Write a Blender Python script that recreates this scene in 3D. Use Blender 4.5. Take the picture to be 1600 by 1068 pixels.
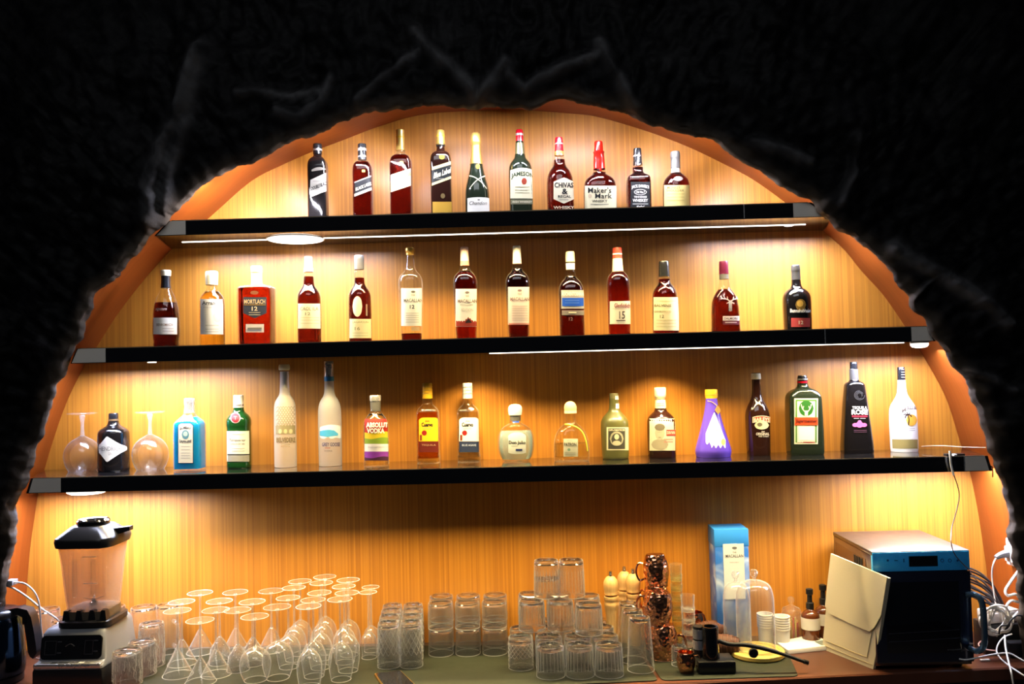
import bpy, bmesh, math, random
from mathutils import Vector, noise
random.seed(7)
S = bpy.context.scene
COL = S.collection
for o in list(bpy.data.objects): bpy.data.objects.remove(o)
PI = math.pi

# ------------------------------------------------------------------ camera
FPX = 1350.0
CAM = Vector((0, -2.86, 1.73))
a_, t_, p_ = math.radians(1.0), math.radians(2.25), math.radians(1.46)
FW = Vector((-math.sin(a_)*math.cos(t_), math.cos(a_)*math.cos(t_), math.sin(t_)))
r0 = Vector((math.cos(a_), math.sin(a_), 0)); u0 = r0.cross(FW)
UP = math.cos(p_)*u0 + math.sin(p_)*r0
RT = math.cos(p_)*r0 - math.sin(p_)*u0
cd = bpy.data.cameras.new('camera'); cam = bpy.data.objects.new('camera', cd); COL.objects.link(cam)
cd.sensor_width = 36; cd.lens = FPX/1600*36; cd.clip_start = .05
from mathutils import Matrix
M = Matrix.Identity(4)
for i in range(3): M[i][0], M[i][1], M[i][2], M[i][3] = RT[i], UP[i], -FW[i], CAM[i]
cam.matrix_world = M
S.camera = cam

def ray(px, py): return FW + RT*((px-800)/FPX) + UP*((534-py)/FPX)
def U(px, py, Y):                        # photo pixel -> point on the plane y = Y
    d = ray(px, py); return CAM + d*((Y-CAM.y)/d.y)
def UZ(px, py, z):                       # photo pixel -> point on the level z
    d = ray(px, py); return CAM + d*((z-CAM.z)/d.z)
def PX(P):
    d = Vector(P)-CAM; w = d.dot(FW); return 800+FPX*d.dot(RT)/w, 534-FPX*d.dot(UP)/w

# ------------------------------------------------------------------ render look, world, lamps
S.view_settings.view_transform = 'Standard'; S.view_settings.look = 'None'
S.view_settings.gamma = 1; S.view_settings.use_curve_mapping = False
S.view_settings.exposure = 0.0
S.cycles.transparent_max_bounces = 48
S.cycles.max_bounces = 16; S.cycles.transmission_bounces = 14; S.cycles.glossy_bounces = 6
W = bpy.data.worlds.new('world'); S.world = W; W.use_nodes = True
W.node_tree.nodes['Background'].inputs[0].default_value = (.5, .6, .8, 1)
W.node_tree.nodes['Background'].inputs[1].default_value = .012
WARM = (1, .76, .36); WHITE = (.64, .71, 1)
def area(name, loc, sx, sy, watts, col=WARM, rot=(0, 0, 0), spread=180, shape='RECTANGLE'):
    l = bpy.data.lights.new(name, 'AREA'); l.shape = shape; l.size = sx
    if shape in ('RECTANGLE', 'ELLIPSE'): l.size_y = sy
    l.energy = watts; l.color = col; l.spread = math.radians(spread)
    o = bpy.data.objects.new(name, l); o.location = loc; o.rotation_euler = rot; COL.objects.link(o); return o
Z1, Z2, Z3, ZC = 2.226, 1.845, 1.458, .866       # tops of the three shelves and of the counter
TH = .042; SF = -.27                             # shelf thickness, shelf front
# LED strips under the three shelves (warm, shining down, set near the front edge)
area('led_light_top_shelf', (-.05, -.215, Z1-TH-.008), 1.80, .015, 18, WARM, (0, 0, 0), 112)
area('led_light_middle_shelf', (-.05, -.215, Z2-TH-.008), 2.35, .015, 21, WARM, (0, 0, 0), 112)
area('led_light_bottom_shelf', (-.05, -.215, Z3-TH-.008), 2.70, .015, 21, WARM, (0, 0, 0), 105)
for x in (-.17, .43): area('spot_light_middle_shelf', (x, -.15, Z2-TH-.008), .06, .06, 2.2, WARM, (0, 0, 0), 118, 'DISK')
# round lamps at the shelf ends: x, y, z, lens radius, lens depth, watts
PUCKS = [(-.73, -.13, Z1-TH, .088, .006, 7.5), (.84, -.12, Z1-TH, .014, .002, 9), (-1.20, -.12, Z2-TH, .014, .002, 8), (1.185, -.228, Z2-TH, .026, .02, 8),
         (-1.38, -.18, Z3-TH, .06, .02, 9), (1.28, -.12, Z3-TH, .014, .002, 9)]  # flush lamps with tiny lenses are added to brighten their shelf ends
for i, (x, y, z, r, h, w) in enumerate(PUCKS):
    area('puck_light', (x, -.16, z-h-.006), .52, .10, w*1.3, WHITE, (0, 0, 0), 169, 'ELLIPSE')
area('led_end_light', (-1.0, -.15, Z1-TH-.008), .16, .05, 2.6, WHITE, (0, 0, 0), 169)
area('led_end_light', (1.06, -.15, Z1-TH-.008), .16, .05, 2.0, WHITE, (0, 0, 0), 169)  # added without a fixture to widen the pale right end
# the lamps tucked behind the rock lip along the crown of the arch
for (x, z, ry, w) in ((-.88, 2.27, -.7, 2.6), (-.74, 2.34, -.55, 5), (-.46, 2.45, -.35, 4), (-.16, 2.51, -.15, 2.4), (.16, 2.52, .1, 2.4), (.46, 2.46, .35, 4), (.74, 2.35, .55, 6), (.92, 2.27, .7, 3.2)):
    area('arch_light', (x, -.25, z), .26, .015, w, (.86, .86, 1), (math.radians(28), ry*-1, 0), 175)
# the dim room in front of the niche
area('room_light', (-.3, -2.5, 3.7), 2.4, .9, 22, (.9, .94, 1), (math.radians(45), 0, 0))

# ------------------------------------------------------------------ materials
MC = {}
def nodes_of(name):
    m = bpy.data.materials.new(name); m.use_nodes = True
    nt = m.node_tree; return m, nt, nt.nodes, nt.links, nt.nodes['Principled BSDF']
def mat(name, col, rough=.5, metal=0, spec=.5, coat=0, trans=0, ior=1.45, emit=None, es=0, bump=None):
    key = name
    if key in MC: return MC[key]
    m, nt, N, L, b = nodes_of(name)
    b.inputs['Base Color'].default_value = (*col, 1); b.inputs['Roughness'].default_value = rough
    b.inputs['Metallic'].default_value = metal; b.inputs['Specular IOR Level'].default_value = spec
    b.inputs['Coat Weight'].default_value = coat; b.inputs['Coat Roughness'].default_value = .05
    b.inputs['Transmission Weight'].default_value = trans; b.inputs['IOR'].default_value = ior
    if emit: b.inputs['Emission Color'].default_value = (*emit, 1); b.inputs['Emission Strength'].default_value = es
    # every material keeps a little procedural variation
    if bump is None and trans == 0 and not emit:
        tc = N.new('ShaderNodeTexCoord'); nz = N.new('ShaderNodeTexNoise'); nz.inputs['Scale'].default_value = 35
        L.new(tc.outputs['Object'], nz.inputs['Vector'])
        mr = N.new('ShaderNodeMapRange'); mr.inputs[3].default_value = max(0, rough-.05); mr.inputs[4].default_value = min(1, rough+.05)
        L.new(nz.outputs['Fac'], mr.inputs[0]); L.new(mr.outputs[0], b.inputs['Roughness'])
    if bump:
        kind, scale, strength, dist = bump
        tc = N.new('ShaderNodeTexCoord'); bp = N.new('ShaderNodeBump')
        bp.inputs['Strength'].default_value = strength; bp.inputs['Distance'].default_value = dist
        if kind == 'voronoi':
            t = N.new('ShaderNodeTexVoronoi'); o = t.outputs['Distance']
        else:
            t = N.new('ShaderNodeTexNoise'); t.inputs['Detail'].default_value = 4; o = t.outputs['Fac']
        t.inputs['Scale'].default_value = scale
        L.new(tc.outputs['Object'], t.inputs['Vector']); L.new(o, bp.inputs['Height']); L.new(bp.outputs[0], b.inputs['Normal'])
    MC[key] = m; return m
def paper(col):                          # printed label paper / ink
    col = tuple(c*.80 for c in col)
    return mat('print_%02x%02x%02x' % tuple(int(min(1, c)*255) for c in col), col, .55, spec=.3)
def hexc(h):
    v = [int(h[i:i+2], 16)/255 for i in (0, 2, 4)]
    return tuple(c/12.92 if c <= .04045 else ((c+.055)/1.055)**2.4 for c in v)

def thin_glass(name, tint=(.97, .98, .97), edge=.8, rough=.0, base=.04, bump=None, haze=.05, power=2.2, rim=.5, rpow=7, emin=0):
    """thin clear wall: straight through when seen face on, refracting more and more towards its edges, diffuse white painted in for lit haze and bright edges"""
    if name in MC: return MC[name]
    m, nt, N, L, b = nodes_of(name); N.remove(b); out = N['Material Output']
    tr = N.new('ShaderNodeBsdfTransparent'); tr.inputs[0].default_value = (*tint, 1)
    gl = N.new('ShaderNodeBsdfGlass'); gl.inputs['Roughness'].default_value = rough; gl.inputs['IOR'].default_value = 1.45
    gl.inputs[0].default_value = (.99, .99, .985, 1)
    gs = N.new('ShaderNodeBsdfGlossy'); gs.inputs['Roughness'].default_value = .08
    df = N.new('ShaderNodeBsdfDiffuse'); df.inputs[0].default_value = (.9, .9, .88, 1)
    lw = N.new('ShaderNodeLayerWeight'); lw.inputs[0].default_value = .5
    pw = N.new('ShaderNodeMath'); pw.operation = 'POWER'; pw.inputs[1].default_value = power
    mr = N.new('ShaderNodeMapRange'); mr.inputs[3].default_value = emin; mr.inputs[4].default_value = edge
    m1, m2, m3, m4, m5 = (N.new('ShaderNodeMixShader') for _ in range(5))
    d2 = N.new('ShaderNodeBsdfDiffuse'); d2.inputs[0].default_value = (.95, .95, .93, 1)  # bright edge glow painted as diffuse and translucent white
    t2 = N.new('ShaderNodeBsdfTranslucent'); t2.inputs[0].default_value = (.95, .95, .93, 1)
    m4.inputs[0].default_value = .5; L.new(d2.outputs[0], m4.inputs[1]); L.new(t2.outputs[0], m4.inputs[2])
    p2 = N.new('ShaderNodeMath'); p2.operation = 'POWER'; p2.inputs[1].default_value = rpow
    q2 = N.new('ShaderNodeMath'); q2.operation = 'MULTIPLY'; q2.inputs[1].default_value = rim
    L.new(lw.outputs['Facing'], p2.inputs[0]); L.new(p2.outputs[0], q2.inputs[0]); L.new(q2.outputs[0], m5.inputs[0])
    L.new(lw.outputs['Facing'], pw.inputs[0]); L.new(pw.outputs[0], mr.inputs[0]); L.new(mr.outputs[0], m1.inputs[0])
    L.new(tr.outputs[0], m1.inputs[1]); L.new(gl.outputs[0], m1.inputs[2])
    m2.inputs[0].default_value = base; L.new(m1.outputs[0], m2.inputs[1]); L.new(gs.outputs[0], m2.inputs[2])
    m3.inputs[0].default_value = haze; L.new(m2.outputs[0], m3.inputs[1]); L.new(df.outputs[0], m3.inputs[2])
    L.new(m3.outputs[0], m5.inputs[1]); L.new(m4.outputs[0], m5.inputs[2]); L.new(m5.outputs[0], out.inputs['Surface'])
    if bump:
        tc = N.new('ShaderNodeTexCoord'); t = N.new('ShaderNodeTexVoronoi'); t.inputs['Scale'].default_value = bump[0]
        bp = N.new('ShaderNodeBump'); bp.inputs['Strength'].default_value = bump[1]; bp.inputs['Distance'].default_value = .004
        L.new(tc.outputs['Object'], t.inputs['Vector']); L.new(t.outputs['Distance'], bp.inputs['Height'])
        for n_ in (gl, gs, lw): L.new(bp.outputs[0], n_.inputs['Normal'])
    MC[name] = m; return m

def glass(name, col=(.985, .99, .985), rough=0.0, ior=1.45, bump=None):
    m = mat(name, col, rough, trans=1, ior=ior, bump=bump); return m

def bamboo(name, dark, light, rough, strip, axis='X', coat=.0):
    """narrow glued strips of bamboo running up the panel"""
    m, nt, N, L, b = nodes_of(name)
    tc = N.new('ShaderNodeTexCoord'); sp = N.new('ShaderNodeSeparateXYZ'); L.new(tc.outputs['Object'], sp.inputs[0])
    def mth(op, a, bb=None):
        n = N.new('ShaderNodeMath'); n.operation = op
        for i, v in enumerate((a, bb)):
            if v is None: continue
            if isinstance(v, (int, float)): n.inputs[i].default_value = v
            else: L.new(v, n.inputs[i])
        return n.outputs[0]
    idx = mth('FLOOR', mth('DIVIDE', sp.outputs[axis], strip))
    wn = N.new('ShaderNodeTexWhiteNoise'); wn.noise_dimensions = '1D'; L.new(idx, wn.inputs['W'])
    mp = N.new('ShaderNodeMapping'); L.new(tc.outputs['Object'], mp.inputs[0])
    mp.inputs['Scale'].default_value = (420, 420, 2.0) if axis == 'X' else (2.2, 300, 2.2)
    nz = N.new('ShaderNodeTexNoise'); nz.inputs['Scale'].default_value = 1; nz.inputs['Detail'].default_value = 3
    L.new(mp.outputs[0], nz.inputs['Vector'])
    mp2 = N.new('ShaderNodeMapping'); L.new(tc.outputs['Object'], mp2.inputs[0])
    mp2.inputs['Scale'].default_value = (60, 60, .8) if axis == 'X' else (.7, 26, .7)
    nz2 = N.new('ShaderNodeTexNoise'); nz2.inputs['Scale'].default_value = 1; nz2.inputs['Detail'].default_value = 2
    L.new(mp2.outputs[0], nz2.inputs['Vector'])
    f = mth('ADD', mth('MULTIPLY', wn.outputs['Value'], .30), mth('ADD', mth('MULTIPLY', nz.outputs['Fac'], .55), mth('MULTIPLY', nz2.outputs['Fac'], .16)))
    cr = N.new('ShaderNodeValToRGB'); cr.color_ramp.elements[0].color = (*dark, 1); cr.color_ramp.elements[1].color = (*light, 1)
    cr.color_ramp.elements[0].position = .15; cr.color_ramp.elements[1].position = .85
    L.new(f, cr.inputs[0]); L.new(cr.outputs[0], b.inputs['Base Color'])
    b.inputs['Roughness'].default_value = rough; b.inputs['Coat Weight'].default_value = coat; b.inputs['Coat Roughness'].default_value = .3
    bp = N.new('ShaderNodeBump'); bp.inputs['Strength'].default_value = .12; bp.inputs['Distance'].default_value = .002
    L.new(f, bp.inputs['Height']); L.new(bp.outputs[0], b.inputs['Normal'])
    return m

M_WALL = bamboo('bamboo_panel', (.33, .105, .006), (.64, .265, .026), .5, .0055, coat=.3)
M_LINER = bamboo('orange_wood_lining', (.20, .036, .001), (.34, .070, .002), .5, .02, 'Y')
M_COUNTER = bamboo('dark_reddish_wood', (.045, .014, .008), (.12, .040, .020), .3, .05, 'Y')
M_BLACK = mat('black_gloss', (.006, .006, .007), .09, spec=.6, coat=.6)
M_BLACKP = mat('black_plastic', (.010, .010, .011), .32)
M_BLACKM = mat('black_matt', (.008, .008, .009), .6)
M_FILM = mat('scuffed_film', (.62, .57, .50), .3)
M_STEEL = mat('steel', (.55, .53, .50), .25, metal=1)
M_SILVER = mat('silver_foil', (.72, .71, .69), .28, metal=.8)
M_GREYP = mat('grey_plastic', (.20, .20, .21), .4)
M_WHITE = mat('white_plastic', (.78, .76, .72), .4)
M_CREAMCORD = mat('cream_cord', (.72, .66, .55), .5)
M_MAT = mat('green_rubber', (.018, .022, .011), .55, spec=.35)
M_CREAM = mat('cream_leather', (.64, .57, .40), .5, bump=('noise', 220, .12, .002))
M_COPPER = mat('hammered_copper', (.80, .36, .20), .16, metal=1, bump=('voronoi', 85, .6, .005))
M_COPPERS = mat('smooth_copper', (.82, .42, .26), .14, metal=1)
M_LED = mat('led_glow', (1, 1, 1), .5, emit=(1, .93, .80), es=3.5)
M_LENS = mat('lamp_lens', (1, 1, 1), .5, emit=(1, .94, .84), es=3)
G_CLEAR = thin_glass('clear_glass', (.99, .992, .99), .8, 0, .035, None, .035, 3.0, .6, 8)
G_FACET = thin_glass('facet_glass', (.99, .99, .985), .85, 0, .04, None, .008, 2.4, .5, 7, .30)
G_FOOT = thin_glass('foot_glass', (.985, .99, .985), .5, 0, .035, None, .025, 8.0, .10, 14)
G_RIM = thin_glass('rim_glass', (.98, .98, .98), .7, 0, .10, None, .30, 1.5, .4, 3)  # extra diffuse white paints the bright rim highlights
G_STEM = thin_glass('stem_glass', (.98, .98, .98), .9, 0, .08, None, .10, 1.6, .75, 3.5, .2)
G_BOTTLE = thin_glass('bottle_glass', (.96, .97, .96), .85, 0, .04, None, .0, 2.5, .3)
G_CUT = thin_glass('cut_glass', (.985, .988, .985), .9, .0, .03, (150, .5), .03, 2.2, .6, 6, .35)
G_RIB = thin_glass('ribbed_glass', (.985, .988, .985), .9, .0, .03, None, .025, 2.2, .6, 6, .35)
G_PLAIN = thin_glass('plain_glass', (.985, .988, .98), .8, 0, .03, None, .025, 3.0, .55, 7, .06)
G_YELLOW = thin_glass('yellowish_glass', (.95, .95, .80), .8, 0, .03, None, .02, 2.5, .5)
G_SMOKE = thin_glass('smoky_plastic', (.90, .83, .80), .3, 0, .03, None, .14, 3, .3)
G_LINE = thin_glass('cut_line', (.97, .97, .97), .6, 0, .06, None, .30, 2, .3)
G_THICK = glass('thick_glass')

# ------------------------------------------------------------------ mesh helpers
class MB:
    def __init__(s): s.v = []; s.f = []
    def add(s, v, f):
        n = len(s.v); s.v += [tuple(p) for p in v]; s.f += [tuple(i+n for i in q) for q in f]; return s
    def loft(s, rings, cap0=True, cap1=True, closed=True):
        n = len(rings[0]); v = [p for r in rings for p in r]; f = []
        for i in range(len(rings)-1):
            for j in range(n if closed else n-1):
                k = (j+1) % n; f.append((i*n+j, i*n+k, (i+1)*n+k, (i+1)*n+j))
        if cap0: f.append(tuple(range(n))[::-1])
        if cap1: f.append(tuple((len(rings)-1)*n+j for j in range(n)))
        return s.add(v, f)
    def box(s, x0, x1, y0, y1, z0, z1):
        v = [(x, y, z) for z in (z0, z1) for x, y in ((x0, y0), (x1, y0), (x1, y1), (x0, y1))]
        return s.add(v, [(3, 2, 1, 0), (4, 5, 6, 7), (0, 1, 5, 4), (1, 2, 6, 5), (2, 3, 7, 6), (3, 0, 4, 7)])
    def rbox(s, x0, x1, y0, y1, z0, z1, b=.004, seg=2):
        bm = bmesh.new(); bmesh.ops.create_cube(bm, size=1)
        for v in bm.verts: v.co = ((x0+x1)/2+v.co.x*(x1-x0), (y0+y1)/2+v.co.y*(y1-y0), (z0+z1)/2+v.co.z*(z1-z0))
        bmesh.ops.bevel(bm, geom=bm.edges[:]+bm.verts[:], offset=b, segments=seg, affect='EDGES', profile=.5)
        bm.verts.index_update()
        s.add([v.co[:] for v in bm.verts], [[v.index for v in f.verts] for f in bm.faces]); bm.free(); return s
    def tube(s, pts, r, n=8, closed=False, sub=4, caps=True):
        P = spline(pts, sub, closed) if sub > 1 else [Vector(p) for p in pts]
        rings = []; prev = None
        for i, p in enumerate(P):
            if closed: t = (P[(i+1) % len(P)]-P[i-1])
            else: t = P[min(i+1, len(P)-1)]-P[max(i-1, 0)]
            t.normalize()
            if prev is None:
                prev = t.orthogonal().normalized()
            prev = (prev-t*prev.dot(t)); prev.normalize(); q = t.cross(prev)
            rr = r(i/(len(P)-1)) if callable(r) else r
            rings.append([p+prev*(rr*math.cos(2*PI*k/n))+q*(rr*math.sin(2*PI*k/n)) for k in range(n)])
        if closed: rings.append(rings[0]); return s.loft(rings, False, False)
        return s.loft(rings, caps, caps)
    def lathe(s, prof, n=32, cx=0, cy=0, cap0=False, cap1=False, mod=None):
        rings = []
        for i, (r, z) in enumerate(prof):
            ring = []
            for k in range(n):
                a = 2*PI*k/n; rr = r*(mod(a, z, i) if mod else 1)
                ring.append((cx+rr*math.cos(a), cy+rr*math.sin(a), z))
            rings.append(ring)
        return s.loft(rings, cap0, cap1)
    def mesh(s, name, m, smooth=True, ang=35):
        me = bpy.data.meshes.new(name); me.from_pydata(s.v, [], s.f)
        if m: me.materials.append(m)
        if smooth:
            me.polygons.foreach_set('use_smooth', [True]*len(me.polygons))
            me.set_sharp_from_angle(angle=math.radians(ang))
        me.update(); return me
    def obj(s, name, m, parent=None, smooth=True, ang=35, label=None):
        return link(name, s.mesh(name, m, smooth, ang), parent, label)
def link(name, me, parent=None, label=None):
    o = bpy.data.objects.new(name, me); COL.objects.link(o)
    if parent: o.parent = parent
    if label: o['label'] = label
    return o
def spline(pts, sub=4, closed=False):
    P = [Vector(p) for p in pts]; n = len(P); out = []
    for i in range(n if closed else n-1):
        if closed: a, b, c, d = P[i-1], P[i], P[(i+1) % n], P[(i+2) % n]
        else: a, b, c, d = P[max(i-1, 0)], P[i], P[i+1], P[min(i+2, n-1)]
        for k in range(sub):
            t = k/sub
            out.append(.5*((2*b)+(c-a)*t+(2*a-5*b+4*c-d)*t*t+(3*b-a-3*c+d)*t**3))
    if not closed: out.append(P[-1])
    return out
def thing(name, label, cat, loc=(0, 0, 0), group=None, rz=0):
    o = bpy.data.objects.new(name, None); COL.objects.link(o); o.location = loc; o.rotation_euler.z = rz
    o.empty_display_size = .02; o['label'] = label; o['category'] = cat
    if group: o['group'] = group
    return o
def tag(o, label, cat, group=None):
    o['label'] = label; o['category'] = cat
    if group: o['group'] = group
    return o
def struct(o): o['kind'] = 'structure'; return o
def copy_thing(src, name, label, loc, group=None, rz=0):
    c = src.copy(); COL.objects.link(c); c.name = name; c.location = loc; c.rotation_euler.z = rz; c['label'] = label
    if group: c['group'] = group
    for ch in src.children:
        d = ch.copy(); COL.objects.link(d); d.parent = c
        for g in ch.children:
            e = g.copy(); COL.objects.link(e); e.parent = d
    return c
def chaikin(p, it=2):
    for _ in range(it):
        q = [p[0]]
        for a, b in zip(p, p[1:]):
            q.append(tuple(.75*x+.25*y for x, y in zip(a, b))); q.append(tuple(.25*x+.75*y for x, y in zip(a, b)))
        q.append(p[-1]); p = q
    return p
TEXTC = {}
def text_mesh(txt, bold=0.0, shear=0.0):
    key = (txt, bold, shear)
    if key not in TEXTC:
        c = bpy.data.curves.new('lettering', 'FONT'); c.body = txt; c.resolution_u = 2; c.offset = bold; c.shear = shear
        o = bpy.data.objects.new('lettering', c); me = bpy.data.meshes.new_from_object(o)
        v = [x.co.copy() for x in me.vertices]; f = [tuple(p.vertices) for p in me.polygons]
        bpy.data.objects.remove(o); bpy.data.meshes.remove(me); bpy.data.curves.remove(c)
        xs = [p.x for p in v]; ys = [p.y for p in v]
        x0, x1, y0, y1 = min(xs), max(xs), min(ys), max(ys)
        TEXTC[key] = ([((p.x-x0)/(x1-x0)-.5, (p.y-y0)/(y1-y0)-.5) for p in v], f)
    return TEXTC[key]
# ------------------------------------------------------------------ the niche: back panel, arched lining, rock wall
INNER = [(41,1010),(41,950),(43,905),(48,850),(58,780),(60,767),(69,735),(77,707),(94,655),(112,610),(137,563),(154,537),(184,490),(225,437),(258,400),(272,386),(328,339),(391,284),(438,259),(488,237),(536,219),(591,198),(659,179),(745,173),(814,172),(900,178),(936,183),(1005,203),(1070,227),(1125,253),(1176,280),(1228,317),(1309,380),(1346,423),(1378,458),(1399,487),(1414,510),(1431,537),(1460,586),(1481,629),(1501,693),(1513,727),(1527,793),(1537,857),(1541,886),(1547,950),(1549,990)]
OUTER = [(-8,1060),(-3,985),(2,945),(9,905),(16,869),(21,845),(25,815),(24,790),(37,763),(45,737),(56,700),(73,655),(78,630),(82,617),(105,569),(116,542),(127,527),(134,503),(144,482),(150,456),(184,434),(187,431),(200,408),(216,391),(233,372),(250,353),(266,339),(288,316),(322,287),(369,261),(394,255),(447,225),(491,212),(532,191),(591,177),(642,167),(687,164),(725,170),(762,165),(793,169),(824,170),(859,159),(888,155),(932,168),(970,172),(1005,188),(1056,207),(1108,215),(1142,239),(1194,274),(1259,311),(1283,335),(1300,351),(1338,373),(1372,402),(1392,426),(1417,458),(1423,480),(1446,501),(1463,529),(1481,558),(1506,590),(1520,622),(1535,665),(1552,714),(1556,735),(1565,752),(1576,791),(1579,824),(1583,865),(1591,898),(1592,950),(1597,1000),(1602,1080)]
inner = [U(x, y, 0) for x, y in INNER]
inner[0].z = inner[-1].z = ZC-.03
inner = spline(inner, 4)
def inner_x(z, side):
    best = min((p for p in inner if (p.x < 0) == (side < 0)), key=lambda p: abs(p.z-z)); return best.x
# back panel (a fan of quads under the curve)
zb = ZC-.04
pv = []; pf = []
for p in inner: pv += [(p.x, 0, p.z), (p.x, .02, p.z)]
mb = MB()
cols = [p for p in inner if p.z > ZC]
top = [(p.x, 0, p.z) for p in inner]
c0 = len(top); mb.add(top+[(0, 0, ZC-.03)], [(i, i+1, c0) for i in range(len(top)-1)])
struct(mb.obj('wall_back', M_WALL, smooth=False))
# arched lining in orange wood
def lining_ring(p, q):                   # normal pointing inwards
    return p
rings = []
for p in inner: rings.append([(p.x, 0, p.z), (p.x, -.278, p.z)])
mb = MB().loft(rings, False, False, closed=False)
struct(mb.obj('trim_1', M_LINER, ang=60))

# rock face with roots, black paint
mR, nt, N, L, b = nodes_of('black_painted_rock')
tc = N.new('ShaderNodeTexCoord'); n1 = N.new('ShaderNodeTexNoise'); n1.inputs['Scale'].default_value = 26; n1.inputs['Detail'].default_value = 8
L.new(tc.outputs['Object'], n1.inputs['Vector'])
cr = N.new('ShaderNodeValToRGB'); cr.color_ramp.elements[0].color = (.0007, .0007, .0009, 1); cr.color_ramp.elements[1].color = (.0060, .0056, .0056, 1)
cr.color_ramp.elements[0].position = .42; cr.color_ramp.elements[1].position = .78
L.new(n1.outputs['Fac'], cr.inputs[0])
at = N.new('ShaderNodeAttribute'); at.attribute_name = 'bare'        # worn plaster along the broken edge
mx = N.new('ShaderNodeMix'); mx.data_type = 'RGBA'; mx.inputs[7].default_value = (.085, .065, .047, 1)
ad = N.new('ShaderNodeAttribute'); ad.attribute_name = 'grey_tone'         # lighter grey on the roots and in random patches
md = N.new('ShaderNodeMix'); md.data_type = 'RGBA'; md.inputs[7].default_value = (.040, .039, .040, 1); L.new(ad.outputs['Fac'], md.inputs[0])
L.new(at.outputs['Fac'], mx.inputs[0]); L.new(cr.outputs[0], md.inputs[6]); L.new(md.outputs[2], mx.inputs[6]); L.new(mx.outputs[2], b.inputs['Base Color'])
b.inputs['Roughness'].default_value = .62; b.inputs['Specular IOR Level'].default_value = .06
bp = N.new('ShaderNodeBump'); bp.inputs['Strength'].default_value = .3; bp.inputs['Distance'].default_value = .012
L.new(n1.outputs['Fac'], bp.inputs['Height']); L.new(bp.outputs[0], b.inputs['Normal'])
RY = -.285
ROOTS = [([(655,85),(600,130),(560,160)],.014),([(520,130),(505,165),(470,190),(440,180)],.016),([(505,150),(460,160),(400,150),(380,155)],.016),
         ([(650,60),(700,110),(735,140),(745,165)],.02),([(790,110),(765,140),(745,165)],.02),([(940,90),(900,105),(840,130),(820,145),(795,125)],.016),
         ([(935,75),(955,115),(975,150),(990,175)],.02),([(1170,225),(1220,240),(1260,258)],.014),([(320,90),(290,190),(262,240),(245,300),(240,350)],.03),
         ([(300,200),(270,280),(262,330)],.018),([(1330,220),(1325,280),(1310,320)],.016),([(1390,390),(1460,430),(1530,480),(1560,510)],.022),
         ([(1505,580),(1540,590),(1570,610)],.012),([(200,520),(150,560)],.01),([(1420,470),(1450,440)],.01)]
RT_ = [([U(x, y, RY) for x, y in pl], w) for pl, w in ROOTS]
def ridge(x, z):
    h = 0
    for pl, w in RT_:
        for a, c in zip(pl, pl[1:]):
            dx, dz = c.x-a.x, c.z-a.z; t = max(0, min(1, ((x-a.x)*dx+(z-a.z)*dz)/(dx*dx+dz*dz)))
            d = math.hypot(x-a.x-t*dx, z-a.z-t*dz)
            if d < 3*w: h = max(h, w*1.6*math.exp(-(d/w)**2*1.2))
    return h
edge = spline([U(x, y, RY) for x, y in OUTER], 20)
RINGS = [0, .003, .007, .012, .018, .025]+[.034+.0125*k for k in range(38)]+[.52, .55, .58, .62, .66, .70, .75, .8, .86, .92, 1.0, 1.1, 1.3, 1.7]
ctr = Vector((0, 0, 1.1)); rows = []; bare = []
LIP = [(.050, -.232), (.030, -.244), (.016, -.255), (.008, -.264), (.003, -.272), (.0005, -.279)]
grey_tone = []
for i, p in enumerate(edge):
    d = Vector((p.x, 0, p.z))-ctr; d.y = 0; d.normalize()
    if p.z < 1.25: d = Vector((math.copysign(1, p.x), 0, max(-.2, d.z))).normalized()
    row = []; p0 = Vector((p.x, RY, p.z))
    jit = lambda t, y: noise.fractal(Vector((p.x*20, y*26+t*70, p.z*20)), 1, 2, 3)*.011*math.exp(-t/.03)
    for t, y in LIP:
        q = p0+d*(t+jit(0, y+.285)); row.append((q.x, y, q.z)); bare.append(max(0, .75+.6*noise.noise(Vector((q.x*25, y*25, q.z*25))))); grey_tone.append(0)
    for k, t in enumerate(RINGS):
        q = p0+d*(t+jit(t, 0))
        nz = noise.fractal(Vector((q.x*3.2, 1.7, q.z*3.2)), .9, 2.1, 6); rg = ridge(q.x, q.z)
        y = RY-.012-.045*min(1, t/.12)**.6*(.55+.9*nz)-.012*min(1, t/.03)*noise.noise(Vector((q.x*30, 9, q.z*30)))-rg*min(1, t/.02+.4)
        if k == 0: y = RY
        row.append((q.x, min(y, RY), q.z)); bare.append(max(0, .8-t/.05)*(.4+.6*max(0, noise.noise(Vector((q.x*14, 5, q.z*14)))+.4)))
        grey_tone.append(min(1, rg/.022)*max(0, .75+.9*noise.noise(Vector((q.x*16, 2, q.z*16))))+max(0, noise.fractal(Vector((q.x*7, 6, q.z*7)), .9, 2.1, 4)-.35)*.5*max(0, 1-t/.6))
    rows.append(row)
mb = MB(); n = len(rows[0])
mb.add([p for r in rows for p in r], [(i*n+k, (i+1)*n+k, (i+1)*n+k+1, i*n+k+1) for i in range(len(rows)-1) for k in range(n-1)])
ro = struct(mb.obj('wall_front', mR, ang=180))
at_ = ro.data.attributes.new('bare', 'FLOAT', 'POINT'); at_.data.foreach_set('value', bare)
at_ = ro.data.attributes.new('grey_tone', 'FLOAT', 'POINT'); at_.data.foreach_set('value', grey_tone)

# floor and the service side of the counter
struct(MB().box(-3, 3, -3.2, .0, -.03, 0).obj('floor', mat('dark_floor', (.03, .025, .022), .5), smooth=False))

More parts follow.
